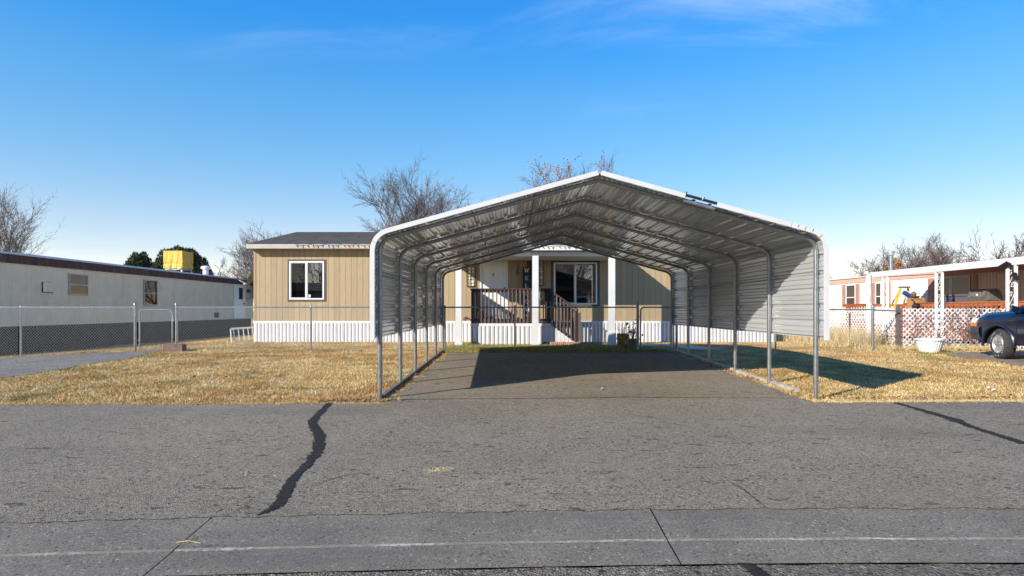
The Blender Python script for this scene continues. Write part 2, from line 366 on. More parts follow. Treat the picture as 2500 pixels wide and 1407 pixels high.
MT['rim'] = simple('cast_aluminium_rim', (.50, .50, .50), .38, .6, var=.08)
MT['plastic'] = simple('grey_black_plastic', (.045, .046, .05), .6, var=.2)
MT['orange_lens'] = simple('orange_lens', (.75, .16, .02), .2, var=.1)
MT['clear_lens'] = simple('headlamp_lens', (.55, .57, .58), .12, var=.1)
MT['yellow'] = simple('yellow_fibreglass', (.66, .45, .05), .5, var=.1)
MT['card'] = simple('brown_cardboard', (.36, .20, .085), .85, var=.15)
MT['blue'] = simple('blue_plastic', (.02, .07, .30), .4, var=.1)
MT['grill'] = simple('dusty_grill_enamel', (.13, .12, .105), .6, var=.35, scale=10)
MT['tote'] = simple('grey_violet_plastic', (.105, .10, .125), .6, var=.12)
MT['planter'] = simple('white_resin_planter', (.74, .74, .72), .5, var=.06, dirt=((.45,.4,.33), .4))
MT['terra'] = simple('terracotta_edging', (.40, .215, .125), .85, var=.15, rnd=.15, scale=15)
MT['block'] = simple('reddish_brown_block', (.155, .105, .09), .9, var=.25, scale=9, bump=.5, bscale=60)
MT['timber'] = simple('weathered_edging_timber', (.40, .36, .31), .9, var=.25, scale=6, bump=.5, bscale=30)
MT['rail_dark'] = simple('dark_base_rail', (.16, .165, .17), .5, .5, var=.3)
def camo_mat():
    q = NB('camouflage_fabric'); q.b.inputs['Roughness'].default_value = .9
    c = q.mix(q.mr(q.noise(34, 4, .6, (1,1,.5), 1.5), .46, .54), (.30, .245, .11), (.055, .06, .025)); c = q.mix(q.mr(q.noise(22, 4, .6, (1,1,.4), 1), .58, .62), c, (.50, .43, .26)); q.color(c); return q.m
MT['camo'] = camo_mat()
MT['bark'] = simple('grey_brown_bark', (.155, .125, .105), .9, var=.3, scale=9)
MT['twig'] = simple('dull_twig', (.15, .125, .115), .9, var=.3, scale=4)
MT['twig_dark'] = simple('dark_reddish_twig', (.105, .065, .06), .9, var=.3, scale=4)
MT['dead_leaf'] = simple('dry_brown_leaf', (.28, .15, .07), .85, var=.4, scale=7)
MT['orange_leaf'] = simple('orange_brown_leaf', (.42, .17, .05), .85, var=.35, scale=5)
MT['vine_leaf'] = simple('dull_red_vine_leaf', (.24, .12, .075), .85, var=.5, scale=7)
MT['conifer'] = simple('dark_green_needles', (.045, .062, .02), .85, var=.5, scale=2.2)
MT['straw'] = simple('pale_straw', (.56, .44, .22), .85, var=.25, scale=9)
MT['wicker'] = simple('brown_wicker', (.17, .085, .045), .8, var=.3, scale=25)
MT['stone'] = simple('pale_scrap', (.66, .63, .57), .9, var=.15)
for nm, c in (('red', (.50, .03, .025)), ('green', (.015, .20, .07)), ('blue', (.02, .07, .36)), ('amber', (.58, .33, .03))):
    MT['bulb_'+nm] = simple(nm+'_bulb', c, .25, var=.08)
# ================================================================== the setting: ground, asphalt, gutter
def struct(mb, name, mat, parent=None, fix=True, smooth=False):
    o = part(mb, name, mat, parent, fix=fix, smooth=smooth)
    if parent is None: o['kind'] = 'structure'
    return o
def axis_vals(a, b, st, far): 
    v = list(np.arange(a, b+1e-6, st)); k = st
    hi = [];x = b
    while x < far: k *= 1.5; x += k; hi.append(x)
    lo = []; x = a; k = st
    while x > -far: k *= 1.5; x -= k; lo.append(x)
    return lo[::-1]+v+hi
xs = axis_vals(-26, 26, .5, 700); ys = axis_vals(-12, 46, .5, 700)
m = MB(); m.grid([[(x, y, gz(x, y)-(.20 if y < 7.9 and y > -6 else 0)) for x in xs] for y in ys])
struct(m, 'ground', MT['ground'], fix=False, smooth=True)

def curve_y(x): return 4.05-.015*max(0, 2.2-x)**1.7 if x > -6 else 4.05-.015*8.2**1.7+.0*x
def wob(a, b, amp, f, seed):
    def fn(t): return amp*(math.sin(t*f+seed)+.6*math.sin(t*f*2.3+seed*1.7)+.4*math.sin(t*f*5.1+seed*.3))/2
    return fn
w1 = wob(0, 1, .05, 2.1, 1.3); w2 = wob(0, 1, .04, 3.0, 4.1)
def lawn_edge(x): return 8.06+.02*x*(1 if x > 0 else .9)*.9+w1(x)*.8     # line where lawn meets the apron
pl = [(-1.72, 0), (4.02, 0)]
top = []
x = -16.0
while x < -1.74: top.append((x, lawn_edge(x))); x += .15
y = lawn_edge(-1.74)
while y < 15.25: top.append((-1.70+w2(y)*1.3+ (.10 if y > 14 else 0), y)); y += .15
x = -1.45
while x < 4.0: top.append((x, 15.35+w1(x*1.7)*1.4+.10*x/4)); x += .15
y = 15.3
while y > 8.35: top.append((4.06+w2(y*1.2)*1.3, y)); y -= .15
x = 4.1
while x < 16.2: top.append((x, lawn_edge(x))); x += .15
bot = []; x = 16.05
while x > -16.1: bot.append((x, curve_y(x)+.010*math.sin(x*9)+.008*math.sin(x*23)+random.uniform(-.009,.009))); x -= .04
m = MB(); m.face([(a, b, gz(0, b)+.012) for a, b in top+bot]); struct(m, 'driveway', MT['drive'])
# gutter: slabs with a worn ridge
def gut(x, k):                                      # k 0..: apron side, ridge, street side
    y = curve_y(x)-(-.045, .42, .442, .72)[k]; return (x, y, gz(0, curve_y(x))+(.0105, -.028, -.034, -.052)[k])
gutter = part(MB().grid([[(xx, gut(xx, k)[1], gut(xx, k)[2]-.06) for xx in np.arange(-16, 16.1, .5)] for k in (0, 3)]), 'gutter', MT['crack'], fix=False); gutter['kind'] = 'structure'
joints = [-15.5, -12.4, -9.2, -6.1]+[None]+[1.25]+[4.35, 7.4, 10.5, 13.6]
jx = [(-15.5, -15.5), (-9.4, -9.4), (-6.0, -6.0), (-1.95, -2.02), (.93, .93), (4.1, 4.1), (7.2, 7.2), (10.3, 10.3), (15.5, 15.5)]
for (a, a2), (b, b2) in zip(jx[:-1], jx[1:]):
    cols = np.linspace(a+.004, b-.004, max(3, int((b-a)/.1)))
    if a > b: continue
    rows = [[gut(c, k) for c in cols] for k in range(4)]
    slab = part(MB().grid([[(p[0], p[1]+.004, p[2]-.05) for p in rows[0]], rows[0], rows[1], rows[2], rows[3]]), 'slab', MT['concrete'], gutter, fix=False)
    e = MB()
    jit = [[(p[0], p[1]+.009*math.sin(i*7.1)*random.random(), p[2]+.002) for i, p in enumerate(rows[1])], [(p[0], p[1]+.012*math.sin(i*5.3+1)*random.random(), p[2]+.002) for i, p in enumerate(rows[2])]]
    e.grid(jit); part(e, 'worn_ridge', MT['worn_edge'], slab, fix=False)
m = MB(); m.grid([[(xx, curve_y(xx)-.715+.008*math.sin(xx*11), gz(0, 3.2)-.044) for xx in np.arange(-16, 16.1, .2)], [(xx, -5.5, gz(0, 3)-.06) for xx in np.arange(-16, 16.1, .2)]])
struct(m, 'street', MT['street'], fix=False)
m = MB(); m.face([(-9.05+w2(y)*3, y, gz(-9.05, y)+.012) for y in np.arange(8.05, 15.9, .3)]+[(-9.6, 15.9, gz(-9.6, 15.9)+.012)]) if False else None
m = MB(); rows = []
for y in np.arange(8.0, 16.05, .25):
    x0 = -9.0+w2(y)*3.5+max(0, (y-14.6))*-.35
    rows.append([(x0+(-15.5-x0)*t, y, gz(x0+(-15.5-x0)*t, y)+.012) for t in np.linspace(0, 1, 26)])
m.grid(rows); struct(m, 'gravel_drive', MT['gravel'], fix=False, smooth=True)
m = MB(); rows = []
for y in np.arange(8.4, 15.7, .2):
    rows.append([(xx, y, gz(xx, y)+.010) for xx in np.linspace(10.65+w1(y*2)*4, 14.2+w2(y)*3, 14)])
m.grid(rows); struct(m, 'dirt_strip', MT['dirt'], fix=False)
m = MB()
for y0_, y1_, x0_, x1_ in ((18.75, 19.75, 3.45, 5.75), (16.25, 18.748, 4.85, 5.75)):
    m.grid([[(xx, yy, gz(0, yy)+.022) for xx in np.linspace(x0_, x1_, 4)] for yy in np.linspace(y0_, y1_, 6)])
struct(m, 'garden_path', MT['path'], fix=False)
# tar seams and hairline joints on the asphalt
def ribbon(name, pts, mat, dz, jag=.32, sub=14, parent=None):
    P0 = [(g(a, b), w_) for a, b, w_ in pts]; rowsL = []; rowsR = []
    for i in range(len(P0)-1):
        (p, wa), (q, wb) = P0[i], P0[i+1]
        for k in range(sub+(i == len(P0)-2)):
            t = k/sub; xx = p[0]+(q[0]-p[0])*t; yy = p[1]+(q[1]-p[1])*t
            ww = (wa+(wb-wa)*t)*yy/FP/2*(1+jag*random.uniform(-1, 1)); d_ = Vector((q[0]-p[0], q[1]-p[1])).normalized()
            # widths are measured along the picture row
            z = gz(0, yy)+dz; ox = jag*.3*ww*random.uniform(-1, 1)
            if abs(d_.x) > abs(d_.y)*2.2: rowsL.append((xx, yy-ww+ox, z)); rowsR.append((xx, yy+ww+ox, z))
            else: rowsL.append((xx-ww+ox, yy, z)); rowsR.append((xx+ww+ox, yy, z))
    o = part(MB().grid([rowsL, rowsR]), name, mat, parent, fix=False)
    if parent is None: o['kind'] = 'structure'
ribbon('tar_seam', [(806,986,14),(784,1008,18),(761,1032,22),(768,1048,26),(780,1066,28),(778,1090,27),(775,1106,26),(749,1140,25),(727,1160,22),(711,1178,24),(698,1205,30),(684,1232,30),(668,1246,26),(646,1256,14),(628,1264,6)], MT['tar'], .017)
ribbon('tar_seam', [(2183,985,12),(2238,1001,20),(2297,1018,24),(2331,1028,30),(2364,1043,22),(2430,1064,24),(2505,1088,28)], MT['tar'], .017)
ribbon('tar_seam', [(1808,1354,14),(1818,1360,34),(1835,1369,40),(1860,1390,46),(1890,1412,48)], MT['tar'], -.036)
ribbon('tar_seam', [(325,1384,8),(310,1394,26),(288,1410,40)], MT['tar'], -.036)
ribbon('asphalt_joint', [(940,979,6),(1100,976.5,4),(1260,976,4),(1420,974.5,4),(1540,972,5),(1700,974,4),(1850,974,3),(1960,975,2)], MT['crack'], .0165, .5, 14)
ribbon('asphalt_joint', [(1783,1183,3),(1815,1200,4),(1850,1228,3),(1868,1243,3)], MT['crack'], .0165, .5)
ribbon('asphalt_joint', [(775,1186,3),(830,1168,3),(880,1160,4),(900,1163,5)], MT['crack'], .0165, .5)

# ================================================================== carport
FR = [8.40+1.524*i for i in range(6)]; CX0, CX1 = -1.853, 4.248; CC = (CX0+CX1)/2
EV, AP = 2.235, 3.07                                # tube centre heights at the sharp corner and ridge
def cpath(off, zb0=None, lo=None, n_c=7):           # half section polyline (left half, mirrored later), offset outward
    sl_ = (AP-EV)/(CC-CX0); th = math.atan(sl_); nx, nz = -math.sin(th), math.cos(th)
    rc = .21; t = rc*math.tan((math.pi/2-th)/2)
    cx, cz = CX0+rc, EV-t                           # arc centre
    pts = []
    if lo is not None: pts.append((CX0-off, lo))
    for k in range(n_c+1):
        a = math.pi-(math.pi/2-th)*k/n_c; pts.append((cx+(rc+off)*math.cos(a), cz+(rc+off)*math.sin(a)))
    pts.append((CC, AP+off/math.cos(th)))
    return pts
def full(off, lo):
    h = cpath(off, lo=lo); return h+[(2*CC-a, b) for a, b in reversed(h[:-1])]
carport = thing('carport', 'open metal carport with white trim and galvanised legs over the asphalt drive', 'carport', (CC, 8.4, 0))
for i, y in enumerate(FR):
    h = cpath(0, lo=1.55); hh = h+[(2*CC-a, b) for a, b in reversed(h[:-1])]
    part(MB().tube([(a, y, b) for a, b in hh], .030, 10), 'roof_bow', MT['galv'], carport, smooth=True)
    for xx in (CX0, CX1):
        zb = gz(xx, y)
        lg = part(MB().tube([(xx, y, zb+.16), (xx, y, 1.56)], .0335, 10), 'leg', MT['galv'], carport, smooth=True)
        part(MB().tube([(xx, y, zb-.02), (xx, y, zb+.17)], .028, 10), 'base_sleeve', MT['galv'], lg, smooth=True)
        bm_ = MB()
        for q in (.24, .29, .20): bm_.lathe((xx+.012, y-.032, zb+q), [(.007, -.006), (.007, .004)], 6, 'Y')
        part(bm_, 'bolts', MT['galv_dull'], lg, kind='stuff')
for xx, mt in ((CX0+.02, 'rail_dark'),):
    part(MB().bar((xx, 8.45, gz(0, 8.45)+.03), (xx, 16.0, gz(0, 16)+.03), .05, .05), 'base_rail', MT[mt], carport)
# sheets: ribbed profile run front to back
def arc_resample(pts, step=.02):
    o = [Vector(p) for p in pts]; d = [0]
    for a, b in zip(o[:-1], o[1:]): d.append(d[-1]+(b-a).length)
    def at(s):
        s = min(max(s, 0), d[-1]-1e-6)
        for i in range(len(d)-1):
            if d[i+1] >= s: t = (s-d[i])/(d[i+1]-d[i]+1e-12); q = o[i].lerp(o[i+1], t); tg = (o[i+1]-o[i]).normalized(); return q, Vector((-tg.y, tg.x))
    return at, d[-1]
RIBW = .2286
def rib_profile(at, s0, s1):
    pts = []; k = math.floor(s0/RIBW)
    marks = []
    while k*RIBW < s1+RIBW:
        b = k*RIBW
        for ds, h in ((-.034, 0), (-.021, .026), (.021, .026), (.034, 0)): marks.append((b+ds, h))
        for c in (.335, .665):
            for ds, h in ((-.010, 0), (0, .006), (.010, 0)): marks.append((b+RIBW*c+ds, h))
        k += 1
    marks = sorted(q for q in marks if s0-1e-6 <= q[0] <= s1+1e-6); marks = [(s0, 0 if not marks or marks[0][1] == 0 else .026)]+marks+[(s1, 0)]
    for s, h in marks:
        p, nn = at(s); q = p+nn*h; pts.append((q.x, q.y))
    return pts
Y0, Y1 = 8.26, 16.06
for side in (0, 1):
    h = cpath(.036, lo=.86); at, tot = arc_resample(h)
    nsh = 5
    for k in range(nsh):
        a, b = tot*k/nsh-(.02 if k else 0), tot*(k+1)/nsh
        pr = rib_profile(at, a, b)
        if side: pr = [(2*CC-x_, z_) for x_, z_ in pr]
        lift = .002*(k % 2)
        rows = [[(x_, yy, z_+lift) for x_, z_ in pr] for yy in np.linspace(Y0, Y1, 7)]
        part(MB().grid(rows), 'side_panel' if k == 0 else 'roof_panel', MT['panel'], carport, fix=False)
part(MB().grid([[(CC+dx, yy, AP+.036+.026-abs(dx)*.27) for dx in (-.12, -.06, 0, .06, .12)] for yy in (Y0, Y1)]), 'ridge_cap', MT['white_trim'], carport, fix=False)
# white edge trim, front and back, in pieces
def trim_piece(s0, s1, y_, side, mat, o0=.040, o1=.104, th=.03):
    at, tot = arc_resample(cpath(0, lo=.84, n_c=8)); a = []
    S = sorted(set([s0, s1]+[s for s in np.linspace(0, tot, 120) if s0 < s < s1]))
    rows = [[], [], [], []]
    nodes = []
    for s in S:
        p, nn = at(s); nodes.append((p, nn))
    for p, nn in nodes:
        for r_, (o_, yy) in zip(rows, ((o0, y_), (o1, y_), (o1, y_+.11), (o1-.012, y_+.11))):
            q = p+nn*o_; xx = 2*CC-q.x if side else q.x; r_.append((xx, yy, q.y))
    m_ = MB().grid(rows)
    m_.grid([[(a_, b_+th, c_) for a_, b_, c_ in rows[0]], rows[0]])
    return m_
at, tot = arc_resample(cpath(0, lo=.84, n_c=8))
gap0, gap1 = tot-1.65, tot-1.20
for y_ in (8.235,):
    part(trim_piece(0, 1.32, y_, 0, None), 'edge_trim', MT['white_trim'], carport, fix=False)
    part(trim_piece(1.325, tot, y_-.002, 0, None), 'edge_trim', MT['white_trim'], carport, fix=False)
    part(trim_piece(gap1, tot, y_-.002, 1, None), 'edge_trim', MT['white_trim'], carport, fix=False)
    part(trim_piece(1.80, gap0, y_-.002, 1, None), 'edge_trim', MT['white_trim'], carport, fix=False)
    part(trim_piece(0, 1.30, y_, 1, None), 'edge_trim', MT['white_trim'], carport, fix=False)
    for k in range(5): part(trim_piece(1.305+k*.1, 1.395+k*.1, y_-.001*(k % 2), 1, None), 'edge_trim', MT['white_trim'], carport, fix=False)
part(trim_piece(0, tot, 16.0, 0, None), 'edge_trim', MT['white_trim'], carport, fix=False); part(trim_piece(0, tot, 16.0, 1, None), 'edge_trim', MT['white_trim'], carport, fix=False)
a_, n_ = at(gap0); b_, n2_ = at(gap1)
def mir(v, o, y_): q = v+n_*o; return (2*CC-q.x, y_, q.y)
part(MB().tube([mir(a_, .09, 8.26), mir(b_, .09, 8.26)], .02, 6).tube([mir(a_.lerp(b_, .45), .075, 8.26), mir(a_.lerp(b_, .45), .125, 8.26)], .022, 6).tube([mir(b_, .06, 8.26), mir(b_, .135, 8.26)], .02, 6), 'bare_strap', MT['black'], carport, label='black strap laid bare where the white trim is missing')
part(MB().tube([mir(a_, .02, 8.30), mir(b_, .02, 8.30)], .032, 8), 'bare_tube', MT['galv'], carport)
# timber edging along the right legs, dead leaves trapped along it come later
for k, (ya, yb) in enumerate(((9.05, 11.4), (11.43, 13.6), (13.63, 15.9))):
    xx = CX1-.04
    o = tag(part(MB().bar((xx+.09+.02*k, ya, gz(0, ya)+.02), (xx+.07, yb, gz(0, yb)+.02), .075, .06), 'edging_timber', MT['timber']), ('weathered pale timber laid beside the front right carport leg', 'weathered pale timber laid halfway along the right carport legs', 'weathered pale timber laid by the rearmost right carport legs')[k], 'timber', 'edging timbers along the carport')

# ================================================================== the tan house
HYW = 21.2; HX0, HX1 = -9.13, 9.24; ZS, ZE = .868, 3.402
house = thing('tan_house', 'tan manufactured house with dark shingle roof and white skirting behind the carport', 'house', (0, HYW, .12))
W1 = (X(703,HYW), X(796,HYW), Z(736,HYW), Z(634,HYW)); W2 = (X(1345,HYW), X(1464,HYW), Z(750,HYW), Z(635,HYW)); DR = (X(1172,HYW), X(1240,HYW), .85, Z(630.5,HYW))
holes = [(W1[0]+.05, W1[1]-.05, W1[2]+.05, W1[3]-.05), (W2[0]+.06, W2[1]-.06, W2[2]+.06, W2[3]-.06), (DR[0]+.02, DR[1]-.02, ZS-.02, DR[3]-.02)]
def rects(x0, x1, z0, z1):
    bx = sorted({x0, x1, *[v for h in holes for v in h[:2] if x0 < v < x1]}); res = []
    for a, b in zip(bx[:-1], bx[1:]):
        c = (a+b)/2; cuts = sorted([(h[2], h[3]) for h in holes if h[0] < c < h[1]]); z = z0
        for lo, hi in cuts:
            if lo > z+.001: res.append((a, b, z, min(lo, z1)))
            z = max(z, hi)
        if z < z1-.001: res.append((a, b, z, z1))
    return res
m = MB()
for a, b, c, d in rects(HX0+.01, HX1-.01, ZS, ZE): m.box(a, b, HYW, HYW+.09, c, d)
wall = part(m, 'wall', MT['siding_back'], house)
bw = .2026; k = 0; x = HX0; fullboard = None
while x < HX1-.02:
    a, b = x+.004, min(x+bw-.004, HX1); rs = rects(a, b, ZS, ZE)
    if len(rs) == 1 and abs(b-a-(bw-.008)) < 1e-6 and rs[0][3]-rs[0][2] > ZE-ZS-.01:
        if fullboard is None: fullboard = MB().box(0, bw-.008, 0, .018, 0, ZE-ZS).mesh('siding_board', MT['siding'])
        inst(fullboard, 'siding_board', wall, (a, HYW-.018, ZS))
    else:
        for r_ in rs: part(MB().box(r_[0], r_[1], HYW-.018, HYW, r_[2], r_[3]), 'siding_board', MT['siding'], wall)
    x += bw; k += 1
part(MB().box(HX0-.002, HX0+.075, HYW-.032, HYW-.0185, ZS, ZE), 'corner_board', MT['siding'], house)
for bx_ in ((HX0-.001, HX0+.09, HYW+.092, 30.2), (HX1-.09, HX1, HYW+.092, 30.2), (HX0+.091, HX1-.091, 30.1, 30.2)): part(MB().box(*bx_, ZS, ZE), 'side_wall', MT['siding'], house)
part(MB().box(HX0+.01, HX1-.01, HYW+.1, 30.09, ZS-.1, ZS), 'floor_deck', MT['room'], house)
# gable ends, roof
RY, RZ, EY, EZ = 25.7, 4.583, 20.84, 3.54
for xx in (HX0, HX1-.08): part(MB().prism([(HYW, ZE+.001), (30.2, ZE+.001), (RY, RZ-.12)], 'X', xx, xx+.08), 'gable', MT['siding'], house)
RX0, RX1 = -9.23, 9.34
def shingled(x0, x1, y0, z0, y1, z1, n):
    rows = []
    for i in range(n):
        for t, lift in ((i/n, .022), ((i+1)/n, .012)):
            rows.append([(xx, y0+(y1-y0)*t, z0+(z1-z0)*t+lift) for xx in np.linspace(x0, x1, 3)])
    return MB().grid(rows)
def roofpiece(x0, x1):
    return shingled(x0, x1, EY, EZ, RY, RZ, 31)
roof = part(roofpiece(RX0, RX1), 'roof', MT['shingle'], house, fix=False)
part(shingled(RX0, RX1, 30.55, EZ, RY, RZ, 31), 'roof_back', MT['shingle'], roof, fix=False)
part(MB().prism([(EY+.03, EZ-.02), (RY, RZ-.02), (30.52, EZ-.02), (30.52, EZ-.10), (EY+.03, EZ-.10)], 'X', RX0+.02, RX1-.02), 'roof_deck', MT['fascia'], roof)
PX0, PX1, PY, PZ = -2.32, 3.42, 18.97, 3.281
part(MB().box(RX0, PX0-.003, EY-.012, EY+.03, EZ-.15, EZ+.005), 'fascia', MT['fascia'], house)
part(MB().box(PX1+.003, RX1, EY-.012, EY+.03, EZ-.15, EZ+.005), 'fascia', MT['fascia'], house)
part(MB().box(RX0+.01, RX1-.01, EY+.031, HYW-.02, EZ-.15, EZ-.135), 'soffit', MT['fascia'], house)
for xx in (RX0-.02, RX1): part(MB().prism([(EY-.01, EZ-.15), (EY-.01, EZ+.01), (RY, RZ+.01), (30.55, EZ+.01), (30.55, EZ-.15), (RY, RZ-.15)], 'X', xx, xx+.02), 'rake_board', MT['fascia'], house)
# porch roof
pr_ = part(shingled(PX0, PX1, PY, PZ, EY+.01, EZ+.012, 12), 'porch_roof', MT['shingle'], house, fix=False)
part(MB().prism([(PY+.01, PZ-.01), (EY, EZ-.01), (EY, EZ-.145), (PY+.01, PZ-.13)], 'X', PX0, PX1), 'porch_deck_boarding', MT['fascia_white'], pr_)
part(MB().box(PX0-.02, PX1+.02, PY-.03, PY+.009, PZ-.14, PZ+.012), 'porch_fascia', MT['fascia_white'], pr_)
part(MB().box(PX0+.05, PX1-.05, 21.13, 19.27, 2.988, PZ-.141), 'porch_beam', MT['beam'], house)
for xx in (X(1120,19.2), X(1307,19.2), X(1493.5,19.2)):
    pp = part(MB().box(xx-.096, xx+.096, 19.11, 19.30, gz(0,19.2)-.02, 2.987), 'porch_post', MT['post_white'], house)
    part(MB().box(xx-.125, xx+.125, 19.08, 19.33, gz(0,19.2)-.02, gz(0,19.2)+.44 if xx > 2 else gz(0,19.2)+.10), 'post_base', MT['post_white'], pp)
# skirting: ribbed vinyl panels under a cap strip
def ribbed(x0, x1, y, z0, z1, pitch, dep, gapw=.030):
    m_ = MB(); n_ = max(1, round((x1-x0)/pitch)); p_ = (x1-x0)/n_; prof = []
    for i in range(n_):
        a = x0+i*p_; prof += [(a, y), (a+gapw, y), (a+gapw+.006, y-dep), (a+p_*.5, y-dep*1.3), (a+p_-.006, y-dep)]
    prof.append((x1, y))
    m_.grid([[(a, b, z0) for a, b in prof], [(a, b, z1) for a, b in prof]]); return m_
pw = .508; n_ = int((HX1-HX0)/pw); pw = (HX1-HX0)/n_
sk = ribbed(0, pw, 0, 0, .77, .14, .05).mesh('skirting_panel', MT['skirt'], fix=False)
for i in range(n_): inst(sk, 'skirting_panel', house, (HX0+i*pw, HYW+.01, gz(0,HYW)-.05))
part(MB().box(HX0-.01, HX1+.01, HYW-.045, HYW+.02, ZS-.085, ZS-.002), 'skirting_cap', MT['skirt'], house)
for xx in (HX0, HX1): part(MB().box(xx-.01, xx+.01, HYW+.025, 30.2, .0, ZS-.003), 'side_skirting', MT['skirt'], house)
# windows
def window(r, tw, dark_left, parent):
    x0, x1, z0, z1 = r; y = HYW-.018
    t = part(MB().ring(x0, x1, y-.022, y, z0, z1, tw), 'window', MT['trim_brown'], parent, label='sliding window with dark brown surround and white frame')
    a0, a1, b0, b1 = x0+tw, x1-tw, z0+tw, z1-tw; f = .046; xm = (a0+a1)/2
    part(MB().ring(a0, a1, y-.03, y+.05, b0, b1, f), 'frame', MT['vinyl'], t)
    part(MB().box(xm-.03, xm+.03, y-.034, y+.05, b0+f, b1-f), 'meeting_rail', MT['vinyl'], t)
    part(MB().ring(a0+f, xm-.03, y-.012, y+.02, b0+f, b1-f, .026), 'sash', MT['alum'], t)
    part(MB().face([(a0+f, y+.005, b0+f), (xm-.03, y+.005, b0+f), (xm-.03, y+.005, b1-f), (a0+f, y+.005, b1-f)]), 'pane', MT['screen'], t)
    part(MB().face([(xm+.03, y+.015, b0+f), (a1-f, y+.015, b0+f), (a1-f, y+.015, b1-f), (xm+.03, y+.015, b1-f)]), 'pane', MT['glass'], t)
    bl = MB(); z = b0+.06
    while z < b1-.05:
        bl.face([(a0+.05, y+.10, z), (a1-.05, y+.10, z), (a1-.05, y+.145, z+.010), (a0+.05, y+.145, z+.010)]); z += .052
    for q in (.2, .8): bl.box(a0+(a1-a0)*q-.004, a0+(a1-a0)*q+.004, y+.098, y+.1, b0+.05, b1-.05)
    bl.box(a0+.04, a1-.04, y+.09, y+.14, b1-.09, b1-.04); part(bl, 'blind', MT['blind'], t, fix=False, kind='stuff')
    return t
wa = window(W1, .064, True, house); wb = window(W2, .094, True, house)
part(MB().box(X(752,HYW), X(758.5,HYW), HYW-.021, HYW-.004, Z(726.5,HYW), Z(719.5,HYW)), 'alarm_sticker', MT['letter'], wa)
# rooms behind the glass
for r in (W1, W2): part(MB().box(r[0]-.5, r[1]+.5, 22.8, 22.85, r[2]-.6, r[3]+.2), 'room_wall', MT['room'], house)
# door
x0, x1, z0, z1 = DR; y = HYW-.02; f = .05
dr = part(MB().prism([(x0,z0),(x0+f,z0),(x0+f,z1-f),(x1-f,z1-f),(x1-f,z0),(x1,z0),(x1,z1),(x0,z1)], 'Y', y-.03, y+.08), 'door_frame', MT['door'], house)
dl = part(MB().box(x0+f+.003, x1-f-.003, y+.015, y+.06, z0, z1-f-.003), 'door', MT['door'], house, label='white six panel front door')
dw = x1-x0-2*f; dx0 = x0+f
for cx_ in (.27, .73):
    for c0, c1 in ((.07, .38), (.45, .80), (.845, .945)):
        zz0, zz1 = z0+(z1-z0)*c0, z0+(z1-z0)*c1; a, b = dx0+dw*(cx_-.17), dx0+dw*(cx_+.17)
        part(MB().box(a, b, y+.008, y+.015, zz0, zz1).box(a+.03, b-.03, y+.002, y+.008, zz0+.03, zz1-.03), 'panel', MT['door'], dl)
kz = Z(704.5, HYW)
part(MB().lathe((x1-f-.07, y-.02, kz), [(.012, .035), (.012, .0), (.03, -.01), (.032, -.03), (.018, -.045)], 12, 'Y'), 'knob', MT['black'], dl, smooth=True)
part(MB().prism([(X(1204.5,HYW)-.02, Z(670,HYW)), (X(1204.5,HYW), Z(665.5,HYW)), (X(1204.5,HYW)+.02, Z(670,HYW)), (X(1204.5,HYW), Z(674.5,HYW))], 'Y', y-.0, y+.014), 'knocker', MT['black'], dl)
# porch lamp, numbers, brown trim strip
lx, lz = X(1249.5,HYW), Z(633.5,HYW)
lamp = part(MB().lathe((lx, y-.01, lz+.09), [(.055, .01), (.055, -.03), (.03, -.05)], 12, 'Y').tube([(lx, y-.05, lz+.09), (lx, y-.09, lz+.085), (lx, y-.1, lz+.05)], .014, 6), 'porch_lamp', MT['vinyl'], house, smooth=True)
part(MB().lathe((lx, y-.1, lz), [(.025, .062), (.055, .05), (.072, .0), (.055, -.045), (.02, -.062)], 14), 'globe', MT['globe'], lamp, smooth=True)
part(MB().box(X(1286.5,HYW), X(1298,HYW), HYW-.034, HYW-.0185, 2.3, ZE-.02), 'trim_strip', MT['stain'], house)
def arcstroke(m_, cx_, cz_, rx, rz, a0, a1, y_, wd, n=12, ww=None):
    ps = [(cx_+rx*math.cos(R(a0+(a1-a0)*i/n)), cz_+rz*math.sin(R(a0+(a1-a0)*i/n))) for i in range(n+1)]
    for i, (p, q) in enumerate(zip(ps[:-1], ps[1:])):
        t = wd if ww is None else wd*(ww+(1-ww)*abs(math.cos(R(a0+(a1-a0)*(i+.5)/n))))
        m_.bar((p[0], y_, p[1]), (q[0], y_, q[1]), .012, t, up=(q[1]-p[1], 0, -(q[0]-p[0])))
nx = X(1263,HYW); y_ = HYW-.028
m = MB(); c = Z(652.5,HYW); arcstroke(m, nx, c+.042, .034, .036, 130, -90, y_, .018); arcstroke(m, nx, c-.036, .040, .044, 90, -140, y_, .02); part(m, 'house_number', MT['black'], house, label='black numeral three beside the door')
m = MB(); c = Z(666,HYW); arcstroke(m, nx, c+.042, .032, .036, 0, 360, y_, .018); arcstroke(m, nx, c-.038, .040, .045, 0, 360, y_, .02); part(m, 'house_number', MT['black'], house, label='black numeral eight beside the door')
